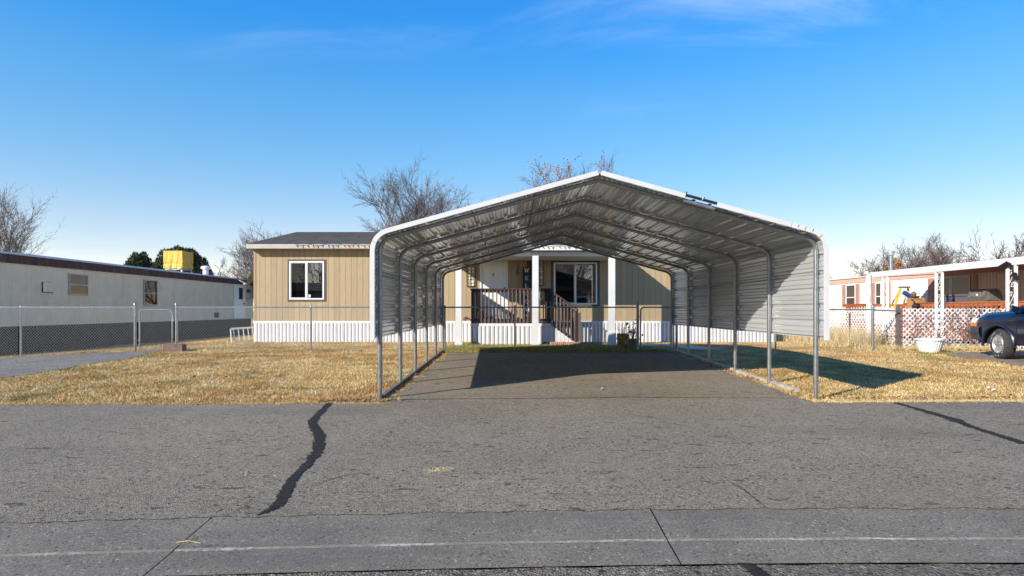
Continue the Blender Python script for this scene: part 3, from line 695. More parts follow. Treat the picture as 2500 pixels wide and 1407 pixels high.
# satellite dish on the left corner
dish = thing('satellite_dish', 'small grey satellite dish fixed to the left corner of the tan house', 'dish', (HX0-.02, 21.97, 2.1))
dc = Vector((-9.52, 21.97, 2.375)); dirn = Vector((-.62, -.10, .25)).normalized(); u_ = dirn.cross(Vector((0,0,1))).normalized(); v_ = u_.cross(dirn)
rows = []
for i in range(7):
    r_ = .30*i/6; rows.append([tuple(dc+dirn*(r_*r_*.9)+u_*(r_*math.cos(a)*.9)+v_*(r_*math.sin(a))) for a in np.linspace(0, 2*math.pi, 21)])
part(MB().grid(rows), 'reflector', simple('grey_dish_paint', (.13,.13,.13), .6), dish, fix=False, smooth=True)
part(MB().bar(dc-v_*.25, dc+dirn*.42-v_*.20, .03, .03).box(dc.x-.31, dc.x-.26, dc.y-.05, dc.y+.05, dc.z-.2, dc.z-.12), 'feed_arm', MT['alum'], dish)
part(MB().tube([dc, dc+Vector((.1, 0, -.1)), (HX0-.03, 21.97, 1.97)], .022, 6), 'mast', MT['alum'], dish)
# ladder on its side against the left wall
lad = thing('ladder', 'pale aluminium ladder lying on its edge beside the left end of the house', 'ladder', (-9.7, 20.9, gz(-9.7, 20.9)))
A, B = Vector((-9.72, 20.92, gz(-9.7,21)+.04)), Vector((-9.54, 23.85, gz(-9.6,23)+.04)); up = Vector((-.06, 0, .46))
for o_ in (0, 1): part(MB().bar(A+up*o_, B+up*o_, .025, .065), 'rail', MT['post_white'], lad)
for k in range(9): p = A.lerp(B, .03+k*.115); part(MB().tube([p, p+up], .016, 8), 'rung', MT['post_white'], lad)
part(MB().bar(A+up*1.0+Vector((-.05,0,0)), A+Vector((-.07,0,-.04)), .03, .03), 'foot', MT['post_white'], lad)

# ================================================================== porch deck with stairs
DY0, DY1, DZ = 19.6, 21.12, .846; DX0, DX1 = X(1150,19.6), 1.236; SX1 = 2.10
deck = thing('porch_deck', 'raised porch deck with dark brown railing, white skirting and side stairs', 'porch', (0, 20.3, gz(0, 20)))
bm_ = MB().box(0, DX1-DX0, 0, .134, 0, .03).mesh('deck_board', MT['deck_board'])
yy = DY0+.01
while yy < DY1-.13: inst(bm_, 'deck_board', deck, (DX0, yy, DZ-.03)); yy += .14
part(MB().box(DX0, DX1, DY0-.004, DY0+.005, DZ-.15, DZ-.032), 'rim_board', MT['skirt'], deck); part(MB().box(DX0-.004, DX0+.02, DY0+.006, DY1, DZ-.15, DZ-.032), 'rim_board', MT['skirt'], deck)
dsk = ribbed(0, .56, 0, 0, .70, .14, .05).mesh('skirting_panel', MT['skirt'], fix=False)
for k in range(4): inst(dsk, 'skirting_panel', deck, (DX0+.05+k*.567, DY0+.012, gz(0, DY0)-.09))
part(MB().box(DX0-.02, DX1+.02, DY0-.03, DY0+.0, DZ-.115, DZ-.035), 'skirting_cap', MT['skirt'], deck)
part(MB().grid([[(DX0+.01, b_, gz(0,18)-.05) for b_ in (DY0+.01, DY1)], [(DX0+.01, b_, DZ-.15) for b_ in (DY0+.01, DY1)]]), 'side_skirting', MT['skirt'], deck, fix=False)
# railing
RT = Z(704.5, DY0)
def post(xx, yy, z0, z1, mt='stain_dark', wd=.095): part(MB().box(xx-wd/2, xx+wd/2, yy-wd/2, yy+wd/2, z0, z1), 'post', MT[mt], deck)
post(DX0+.05, DY0+.03, DZ-.06, RT-.045); post(DX0+.05, DY1-.06, DZ, RT-.045); post(X(1296,DY0), DY0+.03, DZ, RT-.045); post(DX1-.05, DY0+.03, DZ-.06, RT-.045); post(DX1-.05, DY1-.06, DZ, RT-.045)
part(MB().box(DX0-.02, DX1, DY0-.05, DY0+.10, RT-.044, RT), 'handrail', MT['stain'], deck)
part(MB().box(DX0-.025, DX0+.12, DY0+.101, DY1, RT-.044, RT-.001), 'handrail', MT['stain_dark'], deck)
part(MB().box(DX0+.1, DX1-.1, DY0-.0, DY0+.035, RT-.135, RT-.046), 'top_rail', MT['stain'], deck); part(MB().box(DX0+.1, DX1-.1, DY0, DY0+.035, DZ+.03, DZ+.12), 'bottom_rail', MT['stain'], deck)
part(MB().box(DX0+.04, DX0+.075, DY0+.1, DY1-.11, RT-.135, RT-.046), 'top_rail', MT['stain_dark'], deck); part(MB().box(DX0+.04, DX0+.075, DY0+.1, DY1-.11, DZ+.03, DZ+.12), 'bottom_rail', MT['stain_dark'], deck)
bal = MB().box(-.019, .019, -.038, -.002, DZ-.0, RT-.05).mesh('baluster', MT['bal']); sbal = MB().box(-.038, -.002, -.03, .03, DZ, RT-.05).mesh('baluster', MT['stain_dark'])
bx = X(1175, DY0)
while bx < DX1-.1: inst(bal, 'baluster', deck, (bx, DY0, 0)); bx += .1267
by = DY0+.16
while by < DY1-.1: inst(sbal, 'baluster', deck, (DX0+.04, by, 0)); by += .105
# stairs going down to the right
n_st = 4; rise = (DZ-gz(0,18))/(n_st); run = (SX1-DX1)/(n_st-1)
for k in range(1, n_st):
    part(MB().box(DX1+(k-1)*run, DX1+k*run+.02, DY0+.06, DY1-.1, DZ-k*rise-.04, DZ-k*rise), 'step', MT['deck_board'], deck)
    part(MB().box(DX1+(k-1)*run-.0, DX1+(k-1)*run+.02, DY0+.07, DY1-.11, DZ-k*rise+.001, DZ-(k-1)*rise-.041), 'riser', MT['stain_dark'], deck)
gzz = gz(0, 19.6)
part(MB().prism([(.66, gzz-.03), (SX1+.02, gzz-.03), (SX1+.02, gzz+.03), (DX1-.06, DZ-.03), (.66, DZ-.03)], 'Y', DY0+.02, DY0+.045), 'stair_side', MT['skirt'], deck)
rb = MB(); xx = .73
while xx < SX1:
    zt = DZ-.06 if xx < DX1-.06 else DZ-.03-(xx-DX1+.06)*(DZ-.06-gzz)/(SX1-DX1+.08)-.04
    if zt > gzz+.02: rb.box(xx, xx+.1, DY0+.006, DY0+.02, gzz-.02, zt)
    xx += .125
part(rb, 'stair_skirting', MT['skirt'], deck, kind='stuff')
sx0, sz0, sx1, sz1 = DX1-.06, RT-.02, SX1, Z(756, DY0)
part(MB().bar((sx0, DY0+.02, sz0), (sx1+.05, DY0+.02, sz1-.02), .13, .045), 'stair_handrail', MT['stain'], deck)
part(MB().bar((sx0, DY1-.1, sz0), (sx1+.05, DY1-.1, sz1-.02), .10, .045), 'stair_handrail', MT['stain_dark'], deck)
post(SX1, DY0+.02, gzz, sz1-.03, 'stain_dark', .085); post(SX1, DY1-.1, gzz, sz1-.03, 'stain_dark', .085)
part(MB().box(SX1+.05, SX1+.14, DY0-.02, DY0+.06, gzz, sz1-.10), 'newel_board', MT['bal'], deck)
for k in range(7):
    t = (k+.6)/7.4; xx = sx0+.08+(sx1-sx0-.05)*t; zt = sz0+(sz1-sz0)*t-.05; zb = max(gzz+.12, DZ-(xx-DX1)*.78-.03)
    part(MB().box(xx-.019, xx+.019, DY0-.035, DY0-.001, zb, zt), 'baluster', MT['bal'], deck)
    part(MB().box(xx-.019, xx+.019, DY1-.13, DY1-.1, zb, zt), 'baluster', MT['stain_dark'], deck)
for xx, lab in ((X(1158.5,19.4), 'dark vent block at the left foot of the porch skirting'), (X(1333,19.4), 'dark vent block at the foot of the stairs beside the middle porch post')):
    o = thing('vent_block', lab, 'block', (xx, 19.4, gz(0,19.4)))
    part(MB().prism([(xx-.11, gz(0,19.4)), (xx+.11, gz(0,19.4)), (xx+.085, gz(0,19.4)+.10), (xx-.085, gz(0,19.4)+.10)], 'Y', 19.33, 19.51), 'shell', MT['black'], o)
    part(MB().box(xx-.02, xx+.02, 19.322, 19.329, gz(0,19.4)+.035, gz(0,19.4)+.065), 'opening', MT['room'], o)
# string lights
def lights(px0, px1, d, zz, step, sag, label, seed, zslope=0):
    rr = random.Random(seed); t = thing('string_lights', label, 'lights', (X((px0+px1)/2, d), d, zz)); a, b = X(px0, d), X(px1, d); n_ = int((b-a)/step); ps = []
    for i in range(n_*4+1):
        u = i/4; ps.append((a+(b-a)*i/(n_*4), d, zz-sag*abs(math.sin(u*math.pi/3))+.004*math.sin(u*5)))
    part(MB().tube(ps, .0055, 4, False), 'wire', simple('green_wire', (.02,.05,.03), .6), t, fix=False)
    for i in range(n_):
        p = Vector(ps[i*4+2]); tl = rr.uniform(-.9, .9); dr_ = Vector((math.sin(tl), -.25, -abs(math.cos(tl))*.9-.1)).normalized()
        bb = part(MB().tube([p, p+dr_*.03, p+dr_*.045, p+dr_*.075, p+dr_*.09], [.009, .010, .016, .014, .003], 7), 'bulb', MT['bulb_'+('red', 'blue', 'red', 'amber', 'green')[(i*3+rr.randint(0,1)) % 5]], t, smooth=True)
lights(720, 918, EY-.03, EZ-.005, .171, .03, 'coloured holiday bulbs strung along the left house eave above the window', 3)
lights(1290, 1452, PY-.05, PZ-.0, .174, .02, 'coloured holiday bulbs strung along the white porch fascia', 5)
# welcome sign
sg = thing('welcome_sign', 'tall black sign with white letters reading WELCOME leaning beside the front door', 'sign', (X(1286.5,20.92), 20.92, DZ))
sx_, sy_ = X(1286.5,20.92), 20.92; s0, s1 = DZ+.005, Z(652.5,20.92); hw = (X(1297.3,20.92)-X(1275.8,20.92))/2; lean = .11
LN = lambda z: sy_+(z-s0)/(s1-s0)*lean
m = MB(); n0 = [(sx_-hw, s0), (sx_+hw, s0), (sx_+hw, s1), (sx_-hw, s1)]
m.v = [(a, LN(b), b) for a, b in n0]+[(a, LN(b)+.025, b) for a, b in n0]; m.f = [(0,1,2,3), (7,6,5,4), (0,4,5,1), (1,5,6,2), (2,6,7,3), (3,7,4,0)]
part(m, 'board', MT['sign'], sg)
def letter(ch, cx_, cz_, w_, h_):
    m_ = MB(); yb = LN(cz_)-.004; tk, tn = w_*.17, w_*.08
    def S(a, b, c, d, t): m_.bar((cx_+a*w_/2, yb, cz_+b*h_/2), (cx_+c*w_/2, yb, cz_+d*h_/2), .006, t, up=(d-b, 0, -(c-a)*.6 if True else 0))
    def V(a, b0, b1, t): m_.box(cx_+a*w_/2-t/2, cx_+a*w_/2+t/2, yb-.003, yb+.003, cz_+b0*h_/2, cz_+b1*h_/2)
    def H(a0, a1, b, t=None): t = t or tn; m_.box(cx_+a0*w_/2, cx_+a1*w_/2, yb-.0035, yb+.003, cz_+b*h_/2-t/2, cz_+b*h_/2+t/2)
    if ch in 'EL':
        V(-.55, -1, 1, tk); H(-.95, .75, -1); V(.72, -1, -.55, tn)
        if ch == 'E': H(-.95, .7, 1); V(.68, .6, 1, tn); H(-.5, .35, .02); V(.35, -.15, .2, tn)
        else: H(-.95, -.15, 1)
    elif ch == 'W':
        S(-.85, 1, -.4, -1, tk); S(-.4, -1, 0, .6, tn); S(0, .8, .42, -1, tk); S(.42, -1, .85, 1, tn); H(-1.05, -.6, 1); H(.6, 1.05, 1); H(-.2, .2, .95)
    elif ch == 'M':
        V(-.78, -1, 1, tn); S(-.75, 1, 0, -.9, tk); S(0, -.9, .75, 1, tn); V(.78, -1, 1, tk); H(-1, -.5, -1); H(.5, 1.05, -1); H(-1, -.6, 1); H(.6, 1.05, 1)
    elif ch == 'O': arcstroke(m_, cx_, cz_, w_*.40, h_*.48, 0, 360, yb, tk, 22, .4)
    elif ch == 'C': arcstroke(m_, cx_, cz_, w_*.40, h_*.48, 45, 315, yb, tk, 18, .4); V(.62, .4, .9, tn)
    o = part(m_, 'letter', MT['letter'], sg); return o
for i, ch in enumerate('WELCOME'):
    zc = s1-.105-i*(s1-s0-.26)/6; letter(ch, sx_-.004, zc, .165 if ch in 'WM' else .125, .130)
# wall art: wire frames with pale discs
def art(px0, px1, py0, py1, label):
    t = thing('wall_art', label, 'wall art', (X((px0+px1)/2,21.13), 21.13, Z(py1,21.13)), 'metal wall hangings on the porch')
    a, b, z0_, z1_ = X(px0,21.13), X(px1,21.13), Z(py1,21.13), Z(py0,21.13); y_ = 21.14
    part(MB().box(a, a+.018, y_, y_+.02, z0_, z1_).box(b-.018, b, y_, y_+.02, z0_, z1_).box(a+.018, b-.018, y_, y_+.02, z0_, z0_+.018).box(a+.018, b-.018, y_, y_+.02, z1_-.018, z1_), 'frame', MT['black'], t)
    rr = random.Random(px0)
    for c in range(2):
        cxx = a+(b-a)*(.31+.38*c); part(MB().box(cxx-.004, cxx+.004, y_+.006, y_+.014, z0_+.018, z1_-.018), 'wire', MT['black'], t)
        for k in range(8):
            r_ = rr.choice((.034, .044, .05)); zc = z0_+(z1_-z0_)*(k+.6)/8.2
            if rr.random() < .25:
                mm = MB(); arcstroke(mm, cxx, zc, .036, .04, 0, 360, y_, .014, 14); part(mm, 'ring', MT['disc'], t)
            else: part(MB().lathe((cxx, y_, zc), [(r_*.6, -.008), (r_, -.002), (r_, .006)], 12, 'Y'), 'disc', MT['disc'], t, smooth=True)
art(1139.5, 1161.5, 636, 700.5, 'black framed wall hanging with pale discs left of the front door')
art(1307, 1328, 636, 697.5, 'black framed wall hanging with pale discs between the middle post and porch window')
# bits on the porch
bk = thing('wicker_basket', 'brown wicker basket standing behind the left end of the porch railing', 'basket', (X(1174,20.2), 20.2, DZ))
part(MB().lathe((X(1174,20.2), 20.2, DZ), [(.085, 0), (.115, .13), (.12, .26), (.11, .37), (.10, .37), (.09, .05)], 12), 'body', MT['wicker'], bk, smooth=True)
mm = MB(); arcstroke(mm, X(1174,20.2), DZ+.37, .10, .13, 0, 180, 20.2, .014); part(mm, 'handle', MT['wicker'], bk)
for px, lab in ((1188, 'small twig reindeer ornament next to the wicker basket on the porch'), (1202, 'small twig reindeer ornament standing before the front door')):
    xx = X(px,20.26); t = thing('twig_ornament', lab, 'ornament', (xx, 20.26, DZ), 'twig ornaments on the porch')
    part(MB().tube([(xx-.08, 20.26, DZ+.15), (xx, 20.26, DZ+.165), (xx+.07, 20.26, DZ+.16)], [.035, .05, .035], 8), 'body', MT['wicker'], t, smooth=True)
    for dx_ in (-.07, -.045, .045, .07): part(MB().tube([(xx+dx_, 20.26+(.02 if dx_*dx_ > .003 else -.02), DZ+.14), (xx+dx_*1.2, 20.26, DZ)], .009, 5), 'leg', MT['wicker'], t)
    part(MB().tube([(xx+.06, 20.26, DZ+.17), (xx+.10, 20.26, DZ+.24), (xx+.14, 20.26, DZ+.235)], [.022, .026, .014], 6), 'head', MT['wicker'], t, smooth=True)
    part(MB().tube([(xx+.10, 20.24, DZ+.25), (xx+.08, 20.21, DZ+.33), (xx+.12, 20.20, DZ+.38)], .006, 4).tube([(xx+.10, 20.28, DZ+.25), (xx+.09, 20.31, DZ+.33), (xx+.13, 20.32, DZ+.37)], .006, 4), 'antlers', MT['wicker'], t)
ps_ = thing('plant_stand', 'thin wooden stand on the porch between the door and the black sign', 'stand', (X(1255,20.65), 20.65, DZ))
xx = X(1255,20.65)
part(MB().box(xx-.11, xx+.11, 20.55, 20.75, DZ+.39, DZ+.41), 'top', MT['stain'], ps_)
for dx_ in (-.1, .1):
    for dy_ in (-.09, .09): part(MB().box(xx+dx_-.01, xx+dx_+.01, 20.65+dy_-.01, 20.65+dy_+.01, DZ, DZ+.39), 'leg', MT['timber'], ps_)
br_ = thing('driftwood', 'small dark driftwood branch lying on the skirting ledge left of the porch', 'branch', (X(1137,21.12), 21.12, ZS))
q = P(1132, 774, 21.12); part(MB().tube([P(1131,782,21.14), P(1134,776,21.14), P(1140,775,21.12), P(1146,780,21.10), P(1152,782,21.08)], [.012, .02, .022, .018, .01], 6).tube([P(1140,775,21.12), P(1142,781,21.06)], .012, 5), 'stem', MT['stain'], br_)
wr = thing('wreath', 'small dried wreath hung on the railing behind the middle porch post', 'wreath', (X(1321,19.55), 19.55, Z(735,19.55)))
mm = MB(); cxx, czz = X(1321.5,19.55), Z(723,19.55)
for k in range(90):
    a = random.uniform(0, 2*math.pi); r_ = .075+random.gauss(0, .018); p = Vector((cxx+r_*math.cos(a), 19.53+random.uniform(-.02, .02), czz+r_*math.sin(a)*1.3)); d_ = Vector((random.gauss(0,1), random.gauss(0,.5), random.gauss(0,1))).normalized()*.03; e_ = Vector((d_.z, 0, -d_.x))*.4
    mm.face([p-d_, p+e_, p+d_, p-e_])
part(mm, 'dried_leaves', MT['straw'], wr, fix=False, kind='stuff'); mm = MB(); arcstroke(mm, cxx, czz, .075, .10, 0, 360, 19.54, .02, 16); part(mm, 'ring', MT['wicker'], wr)

# ================================================================== chain link fences
FY = 16.13; FTOP = Z(750.5, FY)
def chain(m_, x0, x1, y_, z0, z1, pitch=.078, r_=.0017, fy=lambda x: 0):
    hgt = z1-z0; sl_ = 1.0
    for fam in (1, -1):
        k0 = x0-hgt if fam == 1 else x0; k1 = x1 if fam == 1 else x1+hgt; s = k0
        while s < k1:
            a, b = 0.0, hgt      # param t = height; x = s + fam*t
            xa, xb = s, s+fam*hgt
            lo, hi = 0.0, hgt
            if fam == 1: lo = max(lo, x0-s); hi = min(hi, x1-s)
            else: lo = max(lo, s-x1); hi = min(hi, s-x0)
            if hi-lo > .01: m_.tube([(s+fam*lo, y_+fam*.0022, z0+lo), (s+fam*hi, y_+fam*.0022, z0+hi)], r_, 4, False)
            s += pitch
def fence(name, label, posts, y_, ztop, group='chain link fences'):
    t = thing(name, label, 'fence', (posts[0][0], y_, gz(posts[0][0], y_)), group)
    for xx, term in posts:
        zb = gz(xx, y_); r_ = .036 if term else .024; zt = ztop+(.085 if term else .02)
        pp = part(MB().tube([(xx, y_+.035*(not term), zb-.03), (xx, y_+.035*(not term), zt)], r_, 10), 'post', MT['galv'], t, smooth=True)
        part(MB().lathe((xx, y_+.035*(not term), zt-.01), [(r_*1.15, -.02), (r_*1.2, .01), (r_*.8, .035), (.006, .045)], 10), 'cap', MT['galv'], pp, smooth=True)
    a, b = posts[0][0], posts[-1][0]
    part(MB().tube([(a, y_, ztop), (b, y_, ztop)], .0205, 8), 'top_rail', MT['galv'], t, smooth=True)
    for (p, _), (q, _) in zip(posts[:-1], posts[1:]):
        mm_ = MB(); zb = min(gz(p, y_), gz(q, y_))+.03; chain(mm_, p+.02, q-.02, y_-.03, zb, ztop+.01)
        for k in range(int((q-p)/.45)): xx_ = p+.2+k*.45; arcstroke(mm_, xx_, ztop, .027, .027, 0, 360, y_, .006, 8)
        part(mm_, 'wire_mesh', MT['galv_dull'], t, fix=False, kind='stuff')
    return t
fence('chain_link_fence', 'chain link fence along the back of the gravel drive left of the narrow gate', [(-19.5, 0), (-16.3, 0), (X(48,FY), 0), (X(330,FY), 1)], FY, FTOP)
fence('chain_link_fence', 'chain link fence in front of the tan house between narrow gate and carport', [(X(431,FY), 1), (X(758,FY), 0), (X(1079,FY)+.02, 0)], FY, FTOP)
fence('chain_link_fence', 'chain link fence across the back of the carport before the porch', [(X(1083,FY)+.03, 0), (X(1257,FY), 0), (X(1557,FY), 1)], FY, FTOP)
fence('chain_link_fence', 'chain link fence crossing the right lawn from carport to lattice', [(X(1652,FY), 1), (X(1895,FY), 0), (X(2131,FY), 1)], FY, FTOP-.06)
def gate(label, x0, x1, ztop):
    y_ = FY-.005; zb = gz((x0+x1)/2, FY)+.05; t = thing('fence_gate', label, 'gate', (x0, y_, zb), 'chain link gates'); rr_ = .10
    ps = [(x0, y_, zb+rr_)]
    for c, s0_ in (((x0+rr_, ztop-rr_), 180), ((x1-rr_, ztop-rr_), 90), ((x1-rr_, zb+rr_), 0), ((x0+rr_, zb+rr_), -90)):
        for k in range(6): a = R(s0_-90*k/5); ps.append((c[0]+rr_*math.cos(a), y_, c[1]+rr_*math.sin(a)))
    part(MB().tube(ps, .021, 8), 'frame', MT['galv'], t, smooth=True)
    mm_ = MB(); chain(mm_, x0+.04, x1-.04, y_, zb+.01, ztop-.005); part(mm_, 'wire_mesh', MT['galv_dull'], t, fix=False, kind='stuff')
    for zz_ in (zb+.25, ztop-.25): part(MB().tube([(x0-.06, y_, zz_), (x0+.02, y_, zz_)], .012, 6), 'hinge', MT['galv'], t)
    part(MB().box(x1-.02, x1+.06, y_-.03, y_+.03, ztop-.30, ztop-.26), 'latch', MT['galv'], t)
gate('narrow chain link gate with rounded frame at the end of the gravel drive', X(341,FY), X(421,FY), Z(756.5,FY))
gate('chain link gate at the right rear corner of the carport', X(1564,FY), X(1645,FY), Z(750.5,FY))
# ================================================================== left neighbour: long cream mobile home
LX, LY0, LY1 = -17.8, 16.0, 41.2; LZ0, LZ1, LZ2 = .67, 2.935, 3.27
lt = thing('cream_mobile_home', 'long aged cream mobile home with stained maroon fascia on the left', 'mobile home', (LX-1.9, 28, -.35))
def ribbed_y(y0, y1, x, z0, z1, pitch, dep, sgn=1):
    prof = []; n_ = max(1, round((y1-y0)/pitch)); p_ = (y1-y0)/n_
    for i in range(n_): a = y0+i*p_; prof += [(x, a), (x+sgn*dep, a+.016), (x+sgn*dep, a+p_*.55), (x, a+p_*.55+.016)]
    prof.append((x, y1)); return MB().grid([[(a, b, z0) for a, b in prof], [(a, b, z1) for a, b in prof]])
n_ = 21; pl_ = (LY1-LY0)/n_
pm = ribbed_y(0, pl_-.004, 0, 0, LZ1-LZ0, .10, .014).mesh('wall_panel', MT['tr_cream'], fix=False)
fm = ribbed_y(0, pl_-.006, 0, 0, LZ2-LZ1-.04, .06, .012).mesh('fascia_panel', MT['tr_maroon'], fix=False)
um = MB().box(-.03, 0, 0, pl_-.02, -1.25, 0).mesh('skirting_panel', MT['tr_under'])  # dark sheets standing in for the shaded open void; no real skirting
for k in range(n_):
    y = LY0+k*pl_
    inst(pm, 'wall_panel', lt, (LX, y, LZ0)); inst(fm, 'fascia_panel', lt, (LX+.02, y, LZ1+.005)); inst(um, 'skirting_panel', lt, (LX-.14, y, LZ0-.003))
part(MB().box(LX-3.7, LX-.02, LY0+.02, LY1-.02, LZ0+.01, LZ2-.05), 'body', MT['tr_cream'], lt)
part(MB().prism([(LX+.06, LZ2-.045), (LX+.075, LZ2-.02), (LX+.03, LZ2+.04), (LX-1.0, LZ2+.13), (LX-1.9, LZ2+.17), (LX-2.8, LZ2+.13), (LX-3.75, LZ2)], 'Y', LY0-.05, LY1+.05), 'roof', MT['roof_white'], lt)
part(MB().box(LX+.016, LX+.05, LY0, LY1, LZ1-.02, LZ1+.004), 'drip_strip', MT['tr_maroon'], lt)
def side_window(root, x_, sgn, y0, y1, z0, z1, fr=.045, split=.48, curtain=True, mat='alum', dark=False):
    def bx(a, b, c, d, e, f): return (x_+sgn*a, x_+sgn*b, c, d, e, f)
    def ring(t, a, b, y0_, y1_, z0_, z1_):
        m_ = MB().ring(y0_, y1_, a, b, z0_, z1_, t); m_.v = [(x_+sgn*v[1], v[0], v[2]) for v in m_.v]; return m_
    t = part(ring(fr, .012, .05, y0, y1, z0, z1), 'window', MT[mat], root)
    zm = z0+(z1-z0)*split
    part(MB().box(*bx(.014, .046, y0+fr, y1-fr, zm-.02, zm+.02)), 'sash_bar', MT[mat], t)
    part(MB().box(*bx(.016, .020, y0+fr, y1-fr, z0+fr, z1-fr)), 'backing', MT['room'], t)
    if curtain:
        pr = [(x_+sgn*(.022+.006*math.sin(k*1.9)), y0+fr+(y1-y0-2*fr)*k/24) for k in range(25)]
        part(MB().grid([[(a, b, zm+.02) for a, b in pr], [(a, b, z1-fr) for a, b in pr]]), 'curtain', MT['curtain'], t, fix=False)
    for lo, hi, mm_ in ((z0+fr, zm-.02, 'glass'), (zm+.02, z1-fr, 'screen')):
        mm_ = 'screen'
        part(MB().face([(x_+sgn*.034, y0+fr, lo), (x_+sgn*.034, y1-fr, lo), (x_+sgn*.034, y1-fr, hi), (x_+sgn*.034, y0+fr, hi)]), 'pane', MT[mm_], t)
    return t
side_window(lt, LX+.012, 1, 24.03, 25.10, 1.86, 2.72); side_window(lt, LX+.012, 1, 28.9, 30.0, 1.48, 2.72)
hat = part(MB().box(LX+.0145, LX+.03, 22.72, 23.22, 1.94, 2.30), 'hatch', MT['tr_cream'], lt)
part(MB().box(LX+.0145, LX+.04, 22.68, 22.715, 1.93, 2.31), 'hatch_edge', MT['plastic'], hat); part(MB().box(LX+.0145, LX+.036, 22.72, 23.22, 1.915, 1.938), 'hatch_edge', MT['plastic'], hat); part(MB().box(LX+.0145, LX+.036, 22.72, 23.15, 2.302, 2.325), 'hatch_edge', MT['alum'], hat)
dd = part(MB().box(LX+.0145, LX+.05, 38.3, 39.9, .71, 2.90), 'door', MT['vinyl'], lt)
part(MB().box(LX+.0505, LX+.055, 38.95, 39.5, 1.95, 2.70), 'door_window', MT['room'], dd); part(MB().box(LX+.0505, LX+.09, 39.62, 39.75, 1.62, 1.72), 'handle', MT['black'], dd)
part(MB().box(LX+.014, LX+.12, 40.2, 40.5, 2.45, 2.62), 'wall_lamp', MT['plastic'], lt)
part(MB().box(LX+.014, LX+.10, 35.8, 36.2, .80, 1.10), 'outlet_box', MT['tr_under'], lt)
# swamp cooler under its tarp
ck = thing('tarped_cooler', 'rooftop cooler wrapped in a yellow tarp on the cream mobile home', 'cooler', (-18.9, 34, 3.4))
CXa, CXb, CYa, CYb, CZa, CZb = -19.42, -18.38, 33.4, 34.55, 3.56, 4.55
ring_ = []
def per(t):
    q = t % 4; k = int(q); f = q-k; c = [(CXa,CYa),(CXb,CYa),(CXb,CYb),(CXa,CYb),(CXa,CYa)]; return (c[k][0]+(c[k+1][0]-c[k][0])*f, c[k][1]+(c[k+1][1]-c[k][1])*f)
rows = []
for i in range(12):
    z = CZb-(CZb-CZa)*i/11; r_ = []
    for j in range(121):
        t = 4*j/120; a, b = per(t); nx_, ny_ = [(0,-1),(1,0),(0,1),(-1,0)][int(t) % 4]
        wv = (.018*math.sin(t*19+i*.25)+.02*math.sin(t*9.3+1.2-i*.15)+.010*math.sin(t*41+i*.6))*(.25+i/11)-.0
        if abs(i-8) < 1: wv -= .035
        if i > 8: wv += .012
        r_.append((a+nx_*wv, b+ny_*wv, z+(.025*math.sin(t*13) if i == 11 else 0)))
    rows.append(r_)
tp = part(MB().grid(rows), 'tarp', MT['tarp'], ck, fix=False, smooth=True)
part(MB().grid([[(CXa+(CXb-CXa)*u, CYa+(CYb-CYa)*v, CZb-.005+.03*math.sin(u*3.14)*math.sin(v*3.14)+.01*math.sin(u*9)) for u in np.linspace(0,1,9)] for v in np.linspace(0,1,9)]), 'tarp_top', MT['tarp'], tp, fix=False, smooth=True)
part(MB().box(CXa+.05, CXb-.05, CYa+.05, CYb-.05, 3.5, 4.4), 'casing', MT['alum'], ck)
for a in (CXa+.06, CXb-.06):
    for b in (CYa+.06, CYb-.06): part(MB().box(a-.03, a+.03, b-.03, b+.03, 3.28, 3.5), 'leg', MT['vinyl'], ck)
vp = thing('roof_vent', 'white round roof vent just right of the yellow tarped cooler', 'vent', (-18.5, 36.2, 3.3))
part(MB().tube([(-18.5, 36.2, 3.3), (-18.5, 36.2, 3.75)], .16, 12), 'pipe', MT['vinyl'], vp, smooth=True); part(MB().lathe((-18.5, 36.2, 3.72), [(.26, 0), (.27, .12), (.2, .17), (.02, .2)], 14), 'hood', MT['vinyl'], vp, smooth=True)
vp = thing('vent_pipe', 'thin leaning vent pipe at the far end of the cream roof', 'pipe', (-18.5, 37.6, 3.3))
part(MB().tube([(-18.5, 37.6, 3.3), (-18.44, 37.6, 3.62)], .045, 8), 'pipe', MT['alum'], vp); part(MB().lathe((-18.5, 37.6, 3.32), [(.12, 0), (.05, .06)], 10), 'flashing', MT['roof_white'], vp)
# block by the narrow gate
bx_, by_ = g(422, 859); bz = gz(bx_, by_)
blk = thing('stone_block', 'reddish brown rectangular block at the foot of the narrow gate', 'block', (bx_, by_, bz))
part(MB().prism([(bx_-.255, bz-.02), (bx_+.255, bz-.02), (bx_+.252, bz+.185), (bx_+.245, bz+.195), (bx_-.24, bz+.198), (bx_-.252, bz+.188)], 'Y', by_-.02, by_+.19), 'slab', MT['block'], blk)
part(MB().box(bx_-.20, bx_+.19, by_+.02, by_+.15, bz+.199, bz+.203), 'lichen_top', MT['block'], blk)

